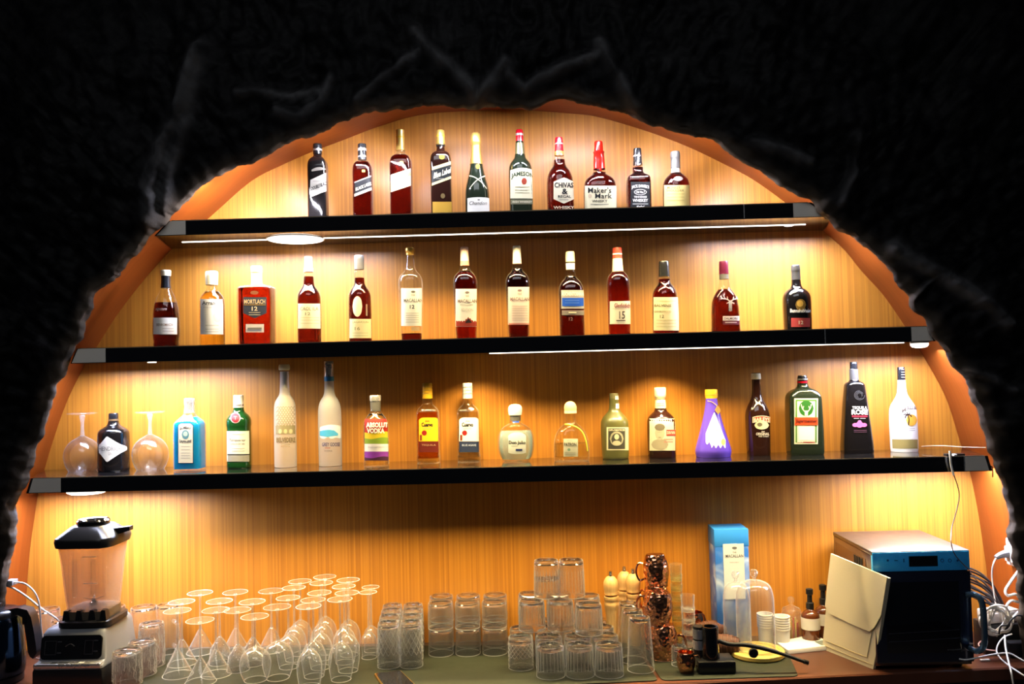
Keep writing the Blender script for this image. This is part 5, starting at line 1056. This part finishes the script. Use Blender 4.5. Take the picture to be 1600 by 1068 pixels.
g.location = (p.x-x, p.y+.318-.008, p.z-ZM-.004); g.rotation_euler = (PI/2, 0, 0)
p = hp[-1]; MB().tube([p, (p[0]+.012, p[1], max(.006, p[2]-.004))], .0066, 12, sub=1).obj('nozzle', M_BLACKP, t)

# ------------------------------------------------------------------ cloches, round board, boxes, bottles
bp2 = UZ(1183, 1022, ZM); 
bt = thing('round_board', 'round yellow wooden board under the front glass dome', 'board', (bp2.x, bp2.y, ZM))
MB().lathe([(.078, 0), (.082, .004), (.082, .013), (.079, .016), (.066, .016), (.065, .0145), (.062, .0145), (.061, .016), (.001, .016)], 48, 0, 0, True, False).obj('board_disc', mat('yellow_wood', (.66, .45, .11), .45), bt)
def cloche(x, Y, z, r, h, label):
    t = thing('glass_cloche', label, 'cloche', (x, Y, z), 'glass domes on the counter')
    pr = chaikin([(r, 0), (r, h*.6), (r*.98, h*.82), (r*.80, h*.95), (r*.4, h), (.004, h*1.005)], 2)
    MB().lathe(pr+[(max(.001, q-.0016), zz-.0016) for q, zz in pr[::-1]], 44).obj('dome', G_CLEAR, t)
    MB().lathe([(.006, h), (.005, h+.010), (.010, h+.014), (.013, h+.024), (.009, h+.032), (.001, h+.034)], 8, 0, 0, True, False).obj('knob', G_CUT, t, smooth=False)
    MB().tube([(r*math.cos(a), r*math.sin(a), .001) for a in [2*PI*k/32 for k in range(32)]], .0016, 6, closed=True, sub=1).obj('rim', G_BOTTLE, t)
cloche(bp2.x-.001, bp2.y+.001, ZM+.0165, .057, .205, 'large glass dome on the round yellow board')
cloche(U(1151, 950, -.166).x, -.166, ZM, .041, .212, 'glass dome in front of the blue whisky box')
# gift box
bx0, bx1 = U(1117, 900, -.10).x, U(1169.5, 900, -.10).x
zt = U(1143, 826, -.115).z-ZC
t = thing('gift_box', 'tall blue whisky gift box standing against the wooden wall', 'box', ((bx0+bx1)/2, -.0675, ZC)); w = (bx1-bx0)/2
m, nt, N, L, b_ = nodes_of('blue_marbled_card')
tc = N.new('ShaderNodeTexCoord'); nz = N.new('ShaderNodeTexNoise'); nz.inputs['Scale'].default_value = 9; nz.inputs['Distortion'].default_value = 1.5; L.new(tc.outputs['Object'], nz.inputs[0])
cr = N.new('ShaderNodeValToRGB'); e = cr.color_ramp.elements; e[0].color = (*hexc('2a62b8'), 1); e[1].color = (*hexc('b4c4dc'), 1); e[0].position = .42; e[1].position = .72
L.new(nz.outputs['Fac'], cr.inputs[0]); L.new(cr.outputs[0], b_.inputs['Base Color']); b_.inputs['Roughness'].default_value = .35
MB().rbox(-w, w, -.0475, .0475, .001, zt-.045, .002).obj('carton', m, t)
MB().rbox(-w-.0012, w+.0012, -.0485, .0485, zt-.055, zt, .002).obj('lid', mat('bright_blue_card', hexc('2f7fd8'), .4), t, label='plain bright blue lid')
def lb(px, py): p = U(px, py, -.1165); return p.x-(bx0+bx1)/2, p.z-ZC
a, z1_ = lb(1129.5, 849.5); c, z0_ = lb(1165, 935)
lo = MB().box(a, c, -.0495, -.0478, z0_, z1_).obj('label', paper(hexc('d5d8dc')), t, smooth=False)
def flat_text(txt, xc, zc, w_, h_, col, y, parent, bold=.015):
    V, F = text_mesh(txt, bold); return MB().add([(xc+p*w_, y, zc+q*h_) for p, q in V], F).obj('lettering', paper(col), parent, smooth=False)
xc, zc_ = lb(1147.5, 868); flat_text('MACALLAN', xc, zc_, .055, .0095, hexc('4a4c50'), -.0499, lo); xc, zc_ = lb(1147.5, 862.5); flat_text('THE', xc, zc_, .012, .005, hexc('6a6c70'), -.0499, lo)
xc, zc_ = lb(1147.5, 855.5); g = MB().lathe([(.008, 0), (.008, .0006)], 12, 0, 0, True, True).obj('emblem', paper(hexc('6a6c70')), lo); g.rotation_euler = (PI/2, 0, 0); g.location = (xc, -.0496, zc_); g.scale = (1, .5, 1)
xc, zc_ = lb(1147.5, 878); flat_text('SINGLE MALT', xc, zc_, .03, .0035, hexc('9a9ca0'), -.0499, lo)
# white cup stack
t_ = 'stack of white paper cups right of the front glass dome'
CUP = MB().lathe([(.0215, 0), (.0235, .05), (.0255, .051), (.0255, .054), (.022, .054), (.020, .004), (.001, .004)], 28, 0, 0, True).mesh('cup', mat('white_paper', (.74, .72, .66), .55))
for px, Y, wh in ((1222, -.105, 'stack right of the glass dome'), (1196, -.075, 'stack seen through the glass dome')):
    x = U(px, 985, Y).x
    for k in range(6): tag(link('paper_cup', CUP, None), 'white paper cup in the '+wh+', '+('lowest', 'second from the bottom', 'third from the bottom', 'fourth from the bottom', 'fifth from the bottom', 'topmost')[k], 'cup', 'white paper cups in stacks').location = (x, Y, ZC+k*.0075+.0005)
# glass jar with cocktail picks
x = U(1238, 985, -.045).x
t = thing('glass_jar', 'knob-lidded glass jar full of coloured cocktail picks', 'jar', (x, -.042, ZC)); t.scale = (.86, .86, 1)
MB().lathe([(.001, .001), (.034, .001), (.036, .004), (.036, .080), (.033, .085), (.031, .085), (.033, .080), (.033, .006), (.001, .005)], 32).obj('jar_body', G_CLEAR, t)
MB().lathe([(.034, .086), (.036, .089), (.030, .098), (.010, .106), (.006, .112), (.012, .122), (.011, .131), (.001, .135)], 24).obj('jar_lid', G_CLEAR, t)
PC = [hexc(h) for h in ('c43a2c', 'e0b030', 'e8d8a8', 'c8642c', 'b03040', 'd8c060')]
for k in range(26):
    a = k*2.4; r = .023*math.sqrt((k+.5)/26); px_, py_ = r*math.cos(a), r*math.sin(a)
    tag(MB().tube([(px_, py_, .006), (px_*1.02, py_*1.02, .062+.008*math.sin(k*1.7))], .0021, 6, sub=1).obj('cocktail_pick', paper(PC[k % 6])), ('red', 'yellow', 'cream', 'orange', 'crimson', 'pale yellow')[k % 6]+' cocktail pick standing in the knob-lidded glass jar', 'pick', 'cocktail picks in the glass jar').location = (x, -.042, ZC)
# amber dispenser bottles
def amber(px, Y, k, label, full=True):
    x = U(px, 985, Y).x; t = thing('amber_bottle', label, 'bottle', (x, Y, ZC), 'amber bottles beside the cream bag')
    pr = chaikin([(.026*k, 0), (.0275*k, .003), (.0275*k, .082), (.024*k, .094), (.012*k, .103), (.0095*k, .106), (.0095*k, .116)], 1)
    MB().lathe(pr, 32, 0, 0, True, True).obj('bottle_body', mat('amber_glass', (.10, .028, .008), .08, spec=.6, coat=.4), t)
    MB().lathe([(.0282*k, .045), (.0282*k, .081)], 32).obj('label', paper(hexc('e9e4da')), t)
    MB().lathe([(.0115*k, .107), (.0115*k, .125), (.008, .127), (.0075, .150), (.011, .152), (.011, .168), (.007, .170)], 20, 0, 0, True, True).obj('pump_cap', M_BLACKP, t)
amber(1267, -.082, 1.03, 'amber bottle with white label and tall black pump cap')
amber(1288, -.036, 1.0, 'amber bottle behind, half hidden by the cream bag')
# kitchen scale
c = [UZ(1213, 1003, ZC+.012), UZ(1231, 1016, ZC+.012), UZ(1305, 1008, ZC+.012), UZ(1272, 991, ZC+.012)]
t = thing('kitchen_scale', 'flat white kitchen scale with grey display lying on the wooden counter', 'scale', (0, 0, 0))
plate([(p.x, p.y) for p in c], ZC+.001, .013, M_WHITE, .006, 'scale_body', t)
def q4(A, u, v): return A[0].lerp(A[1], v).lerp(A[3].lerp(A[2], v), u)
d = [q4(c, .74, .55), q4(c, .74, .93), q4(c, .93, .93), q4(c, .93, .55)]
plate([(p.x, p.y) for p in d], ZC+.0141, .0006, mat('grey_display', (.17, .19, .18), .2), .002, 'display', t)
d = [q4(c, .80, .08), q4(c, .80, .45), q4(c, .97, .45), q4(c, .97, .08)]
plate([(p.x, p.y) for p in d], ZC+.0141, .0006, mat('grey_buttons', (.30, .31, .30), .35), .002, 'button_panel', t)
# telephone lying on the mat
c = [UZ(584, 1050, ZM+.008), UZ(604, 1079, ZM+.008), UZ(657, 1075, ZM+.008), UZ(626, 1045, ZM+.008)]
t = thing('mobile_phone', 'dark mobile phone with gold edge lying on the green mat', 'phone', (0, 0, 0))
plate([(p.x, p.y) for p in c], ZM, .006, mat('gold_metal', hexc('c09a50'), .3, metal=1), .008, 'phone_frame', t)
ci = [q4(c, u, v) for u, v in ((.05, .03), (.05, .97), (.95, .97), (.95, .03))]
plate([(p.x, p.y) for p in ci], ZM+.006, .0015, M_BLACK, .007, 'screen', t)
# ------------------------------------------------------------------ countertop oven
OF = -.352; OB = -.035
ox0, ox1 = U(1367, 960, OF).x, U(1519, 960, OF).x
oz = U(1443, 860, OF).z; zpb = U(1443, 891.5, OF).z
t = thing('toaster_oven', 'small countertop oven with bright blue control strip and dark glass door', 'oven', ((ox0+ox1)/2, 0, ZC)); cx = (ox0+ox1)/2; w = (ox1-ox0)/2; H = oz-ZC; zp = zpb-ZC
M_OVEN = mat('brushed_steel', (.26, .19, .15), .32, metal=.9)
for sx in (-1, 1):
    for y in (OF+.04, OB-.03): MB().lathe([(.012, 0), (.013, .010)], 12, sx*(w-.03), y, True, True).obj('foot', M_BLACKP, t)
MB().rbox(-w, w, OF+.012, OB, .010, H-.012, .003).obj('housing', M_OVEN, t)
MB().rbox(-w-.001, w+.001, OF+.002, OB, H-.012, H, .002).obj('top_plate', mat('dull_steel', (.17, .14, .12), .34, metal=.9), t)
M_BLUE = mat('blue_strip', (.04, .45, 1), .28, spec=.5)  # one even bright blue over the whole strip
pn = MB().rbox(-w, w, OF, OF+.014, zp, H-.003, .0015).obj('control_strip', M_BLUE, t, label='bright blue control strip')
def op(px, py): p = U(px, py, OF); return p.x-cx, p.z-ZC
x0, z0 = op(1420.5, 884.5); x1, z1 = op(1464.5, 867.5)
MB().box(x0, x1, OF-.0012, OF+.001, z0, z1).obj('display', M_BLACK, pn, smooth=False)
INK = mat('dark_blue_print', hexc('0e4a8a'), .4)
for px, kind in ((1387, 'd'), (1400, 'l'), (1412, 'i'), (1472, 'o'), (1484, 'o'), (1496, 'd')):
    x, z = op(px, 875); m = MB()
    if kind == 'd': m.lathe([(.003, 0), (.003, .0008)], 12, 0, 0, True, True)
    elif kind == 'o': m.tube([(.0045*math.cos(a), .0045*math.sin(a), 0) for a in [k*PI/6 for k in range(12)]], .0008, 5, closed=True, sub=1)
    elif kind == 'l': m.box(-.005, .005, -.0008, .0008, 0, .0008)
    else: m.box(-.0012, .0012, -.005, .005, 0, .0008)
    o = m.obj('printed_mark', INK, pn, smooth=False); o.rotation_euler = (PI/2, 0, 0); o.location = (x, OF-.0004, z)
dr = MB(); dr.rbox(-w, w, OF-.002, OF+.012, .022, zp-.002, .003)
door = dr.obj('door', mat('dark_door', (.008, .010, .022), .12, coat=.6), t, label='dark glass oven door')
dw = MB(); dw.rbox(-w+.03, w-.035, OF-.0028, OF-.001, .05, zp-.03, .0004).obj('window', mat('black_window', (.003, .003, .005), .04, coat=1), door)
for z in (.105, .082): MB().tube([(-w+.035, OF-.0035, z), (0, OF-.0035, z+.004), (w-.04, OF-.0035, z+.008)], .0009, 6, sub=2).obj('rack_wire', mat('dark_wire', (.10, .10, .13), .25, metal=.8), door)
hz0, hz1 = op(1519, 1013)[1], op(1519, 926)[1]
MB().tube([(w-.012, OF-.002, hz1-.004), (w+.002, OF-.022, hz1), (w+.012, OF-.034, hz1-.02), (w+.014, OF-.036, (hz0+hz1)/2), (w+.012, OF-.034, max(.03, hz0)+.02), (w-.002, OF-.022, max(.03, hz0)), (w-.012, OF-.002, max(.03, hz0)+.004)], .0085, 10).obj('handle', mat('handle_reflection_blue', (.16, .30, .45), .25, metal=.9), door)  # blue reflection painted into the steel colour of the handle
MB().box(-w-.0012, -w+.0002, OF+.05, OB-.02, .03, H-.03).obj('side_panel', M_OVEN, t, smooth=False)
for k in range(4): MB().rbox(-w-.003, -w-.001, OF+.075+k*.018, OF+.085+k*.018, H-.075, H-.035, .0006).obj('vent_slot', M_BLACKM, t)

# ------------------------------------------------------------------ cream leather bag leaning on the oven
BL = UZ(1284, 992, ZC); BR = UZ(1364, 1045, ZC); BR.y = max(BR.y, -.372); 
BL.y = min(BL.y, -.145); BL.x = U(1284, 992, BL.y).x
TL = U(1300, 864, -.205); TR = U(1388, 901, -.408)
t = thing('document_bag', 'cream leather document bag with flap leaning against the oven', 'bag', (0, 0, 0))
nrm = (BR-BL).cross(TL-BL).normalized()
if nrm.y > 0: nrm = -nrm
def bag(u, v): return (BL.lerp(BR, u)).lerp(TL.lerp(TR, u), v)
def slab(outline, off, th, m, name, bulge=.004, parent=t, label=None):
    def B(u, v): return nrm*(bulge*math.sin(PI*min(1, max(0, u)))*math.sin(PI*min(1, max(0, v)))+.0016*math.sin(9*u+2)*math.sin(PI*v))
    n = 14; m_ = 12; fr = []; bk = []
    for j in range(m_+1):
        for i in range(n+1):
            u, v = outline(i/n, j/m_); p = bag(u, v)+B(u, v); fr.append(p+nrm*(off+th)); bk.append(p+nrm*off)
    N_ = len(fr); f = []
    for j in range(m_):
        for i in range(n):
            a = j*(n+1)+i; f.append((a, a+1, a+n+2, a+n+1)); f.append((N_+a+n+1, N_+a+n+2, N_+a+1, N_+a))
    bd = [i for i in range(n+1)]+[j*(n+1)+n for j in range(1, m_+1)]+[m_*(n+1)+i for i in range(n-1, -1, -1)]+[j*(n+1) for j in range(m_-1, 0, -1)]
    for a, b2 in zip(bd, bd[1:]+bd[:1]): f.append((b2, a, N_+a, N_+b2))
    return MB().add(fr+bk, f).obj(name, m, parent, ang=50, label=label)
slab(lambda a, c: (a, c*.985), -.010, .010, M_CREAM, 'bag_body')
def flap(a, c):
    lo = .40-.02*a+.12*max(0, abs(a-.5)*2-.72)**1.5*3
    if a > .85: lo += ((a-.85)/.15)**2*.16
    return a, lo+(1-lo)*c
slab(flap, .0006, .0045, M_CREAM, 'flap', label='flap closing over the front')
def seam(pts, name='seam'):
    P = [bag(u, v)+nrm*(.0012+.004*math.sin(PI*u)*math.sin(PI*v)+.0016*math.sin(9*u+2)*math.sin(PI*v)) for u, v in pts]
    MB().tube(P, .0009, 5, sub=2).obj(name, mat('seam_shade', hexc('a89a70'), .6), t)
seam([(u, flap(u, 0)[1]-.006) for u in [k/24 for k in range(25)]], 'flap_edge_shade')  # darker line drawn in for the shadow under the flap edge
seam([(.06, .10), (.3, .10), (.6, .10), (.87, .10)]); seam([(.87, .10), (.875, .2), (.88, .3), (.885, .38)]); seam([(.02, .045), (.3, .045), (.6, .045), (.97, .045)])

# ------------------------------------------------------------------ sockets, cords and cables
def cord(name, pts, r, m, label, cat='cable', group=None, n=7):
    o = MB().tube(pts, r, n, sub=5).obj(name, m); return tag(o, label, cat, group)
def pt(px, py, Y, zmin=ZC+.004):
    p = U(px, py, Y); p.z = max(p.z, zmin); return p
# socket on the right side of the arch lining
sxy = U(1580, 868, -.235)
lx = inner_x(sxy.z, 1)-.002
t = thing('wall_socket', 'white wall socket on the right side of the arch lining', 'socket', (lx, -.20, sxy.z))
MB().rbox(-.010, 0, -.040, .040, -.040, .040, .003).obj('socket_plate', M_WHITE, t); MB().rbox(-.026, -.009, -.022, .022, -.026, .020, .004).obj('adapter', M_WHITE, t)
pl = MB(); pl.tube([(-.025, 0, .0), (-.045, 0, -.004), (-.062, 0, -.012)], lambda u: .013-.006*u, 10); 
tag(pl.obj('power_plug', M_GREYP), 'grey plug pushed into the white wall socket', 'plug').location = (lx-.001, -.20, sxy.z)
q0 = Vector((lx-.063, -.20, sxy.z-.014))
cord('power_cable', [q0, q0+Vector((-.012, -.005, -.02)), pt(1550, 900, -.19), pt(1553, 925, -.19), pt(1557, 950, -.19)], .0022, M_WHITE, 'thin white cord hanging from the grey plug')
# black cable bundle behind the oven
CB = 'black cables fanning out behind the oven'
for k in range(11):
    random.seed(40+k); a = 886+k*4.2; e = 930+k*3.5
    cord('black_cable', [pt(1512, a, -.10-.006*k), pt(1533, a+9+random.uniform(-2, 4), -.085-.006*k), pt(1553-k*.6, a+28-k+random.uniform(-4, 4), -.085-.006*k), pt(1568-k*1.6, 950+random.uniform(-4, 8), -.09-.006*k), pt(1572-k*2.2, 985, -.10-.006*k)], .0032, M_BLACKM if k % 3 else mat('dark_grey_cable', (.06, .06, .06), .4), 'black cable in the fan behind the oven, %s from the top' % ('first', 'second', 'third', 'fourth', 'fifth', 'sixth', 'seventh', 'eighth', 'ninth', 'tenth', 'eleventh')[k], group=CB)
# power strip
p0 = pt(1531, 952, -.20); p1 = pt(1578, 962, -.17)
t = thing('power_strip', 'white power strip half buried in tangled white cord', 'power strip', (p0.x, -.215, p0.z-.015), None, .25)
MB().rbox(0, .11, -.024, .024, -.018, .018, .004).obj('strip_body', M_CREAMCORD, t)
for k in range(3): MB().rbox(.012+k*.032, .036+k*.032, -.0255, -.023, -.012, .012, .0008).obj('outlet', M_WHITE, t)
# a carton carries the strip (dark, behind the cords)
bz = p0.z-.034-ZC
tag(MB().rbox(p0.x-.006, p0.x+.14, -.235, -.165, ZC+.0005, ZC+max(.02, bz), .003).obj('adapter_brick', M_BLACKP), 'black power adapter block under the white power strip', 'adapter')
# coiled cord in front
cc = U(1552, 968, -.262)
P = []
random.seed(5)
for k in range(60):
    a = k*.72; rr = .036+.010*math.sin(k*1.3); P.append((cc.x+.006+rr*math.cos(a)*(1+.25*math.sin(k*.37)), -.262+.010*math.sin(k*.9)-.004, cc.z+rr*math.sin(a)*.95+.004*math.sin(k*.5)))
cord('coiled_cord', P, .0028, M_CREAMCORD, 'tangled bundle of cream cord beside the oven handle', n=6)
cord('looped_cord', [pt(1597, 884, -.24), pt(1580, 907, -.24), pt(1571, 922, -.245), pt(1575, 930, -.25), pt(1588, 928, -.25), pt(1594, 940, -.25), pt(1580, 938, -.255), pt(1572, 950, -.255), pt(1580, 965, -.25), pt(1592, 955, -.25)], .0042, M_WHITE, 'thick white cord looping down the rock edge at the right')
cord('white_usb_cord', [pt(1499, 1029, -.376, ZC+.004), pt(1512, 1030, -.376, ZC+.004), pt(1540, 1024, -.37), pt(1565, 1020, -.36, ZC+.01), pt(1580, 1021, -.36, ZC+.01), pt(1602, 1033, -.38, ZC+.008), pt(1640, 1052, -.38, ZC+.006)], .0022, M_WHITE, 'white charging cord lying free with its plug tip towards the oven')
cord('white_usb_cord', [pt(1581, 990, -.30), pt(1567, 996, -.315), pt(1558, 1010, -.33), pt(1559, 1022, -.345), pt(1572, 1036, -.375), pt(1600, 1055, -.43, .8), pt(1640, 1080, -.44, .7)], .0022, M_WHITE, 'white cord looping over the counter edge and out to the right')
cord('white_usb_cord', [pt(1570, 992, -.31), pt(1571, 1010, -.34), pt(1575, 1030, -.385), pt(1580, 1050, -.43, .8), pt(1584, 1075, -.43, .7), pt(1588, 1110, -.43, .6)], .0024, M_WHITE, 'white cord hanging straight down over the counter edge')
cord('extension_cable', [pt(1561, 990, -.29), pt(1564, 978, -.295), pt(1574, 976, -.295), pt(1580, 968, -.295), pt(1590, 961, -.295), pt(1605, 964, -.295)], .0024, M_BLACKM, 'black cord crossing the coiled cream cord')
cord('red_brown_cord', [pt(1552, 995, -.21), pt(1535, 1000, -.24), pt(1529, 1007, -.27), pt(1540, 1014, -.30), pt(1555, 1016, -.31)], .002, mat('pinkish_cord', (.5, .28, .22), .5), 'short pinkish cord curling on the counter by the oven')
tag(MB().rbox(pt(1534, 1012, -.3).x, pt(1549, 1012, -.3).x, -.292, -.284, ZC+.0015, ZC+.007, .002).obj('usb_plug', M_WHITE), 'small white plug lying on the counter right of the oven', 'plug')
tag(MB().rbox(pt(1572, 1000, -.25).x, pt(1610, 1000, -.25).x, -.27, -.19, ZC+.0015, ZC+.045, .004).obj('charger_block', M_BLACKP), 'dark charger block on the counter beneath the cords at the right edge', 'charger')
# the thin cable hanging from the right end of the lowest shelf
t = None
ap = U(1490, 703, -.25)
tag(MB().rbox(ap.x-.026, ap.x+.028, -.262, -.238, Z3+.0008, Z3+.008, .002).obj('light_driver', M_BLACKP), 'flat black connector box at the right end of the lowest shelf', 'connector')
tag(MB().rbox(ap.x-.012, ap.x-.002, -.276, -.262, Z3+.002, Z3+.008, .0015).obj('white_plug', M_WHITE), 'small white plug at the front edge of the lowest shelf', 'plug')
cord('white_lead', [pt(1484, 704, -.281), pt(1484.5, 712, -.283), pt(1486, 726, -.282), pt(1490, 742, -.28)], .0032, M_WHITE, 'short thick white lead hanging off the lowest shelf at the right')
cord('thin_dark_cable', [pt(1490, 741, -.28), pt(1496, 758, -.28), pt(1499, 775, -.28), pt(1494, 800, -.285), pt(1487, 825, -.30), pt(1486, 846, -.362), pt(1491, 864, -.366), pt(1502, 878, -.366), pt(1514, 890, -.362), pt(1523, 903, -.30), pt(1545, 925, -.25), pt(1560, 945, -.24)], .0014, mat('dark_cable', (.05, .035, .03), .4), 'thin dark cable hanging from the lowest shelf down across the blue oven strip')
cord('shelf_wire', [U(1440, 697, -.06)+Vector((0, 0, 0)), U(1470, 696, -.10), U(1505, 698, -.16), U(1540, 699, -.2)], .0012, mat('clear_wire', (.6, .5, .35), .3), 'thin wire along the back of the lowest shelf at the right end')
cord('shelf_end_wire', [U(1538, 722, -.255), U(1541, 730, -.262), U(1549, 728, -.262), U(1551, 736, -.262), U(1551, 745, -.262)], .0018, M_STEEL, 'small loop of wire under the right end of the lowest shelf')
# cords at the far left
tag(MB().rbox(*(lambda p: (p.x-.012, p.x+.012))(U(18, 909, -.245)), -.262, -.230, U(18, 909, -.245).z-.008, U(18, 909, -.245).z+.008, .002).obj('cord_clip', M_GREYP), 'grey connector at the left end of the niche above the kettle', 'connector')
cord('pale_cord', [pt(22, 909, -.25), pt(38, 911, -.25), pt(52, 922, -.25), pt(60, 938, -.245), pt(63, 960, -.235), pt(65, 985, -.22), pt(70, 1010, -.20)], .0026, M_CREAMCORD, 'pale cord arching down behind the kettle')
cord('pale_cord', [pt(8, 914, -.25), pt(24, 920, -.25), pt(45, 934, -.24), pt(66, 951, -.225), pt(86, 964, -.20), pt(96, 974, -.17)], .0028, M_CREAMCORD, 'pale cord slanting straight from the rock edge to the beer mugs at the far left')
cord('steel_wire', [pt(56, 1060, -.37), pt(66, 1054, -.372), pt(70, 1046, -.36), pt(71, 1040, -.34)], .0012, M_STEEL, 'thin steel wire between the kettle and the blender')
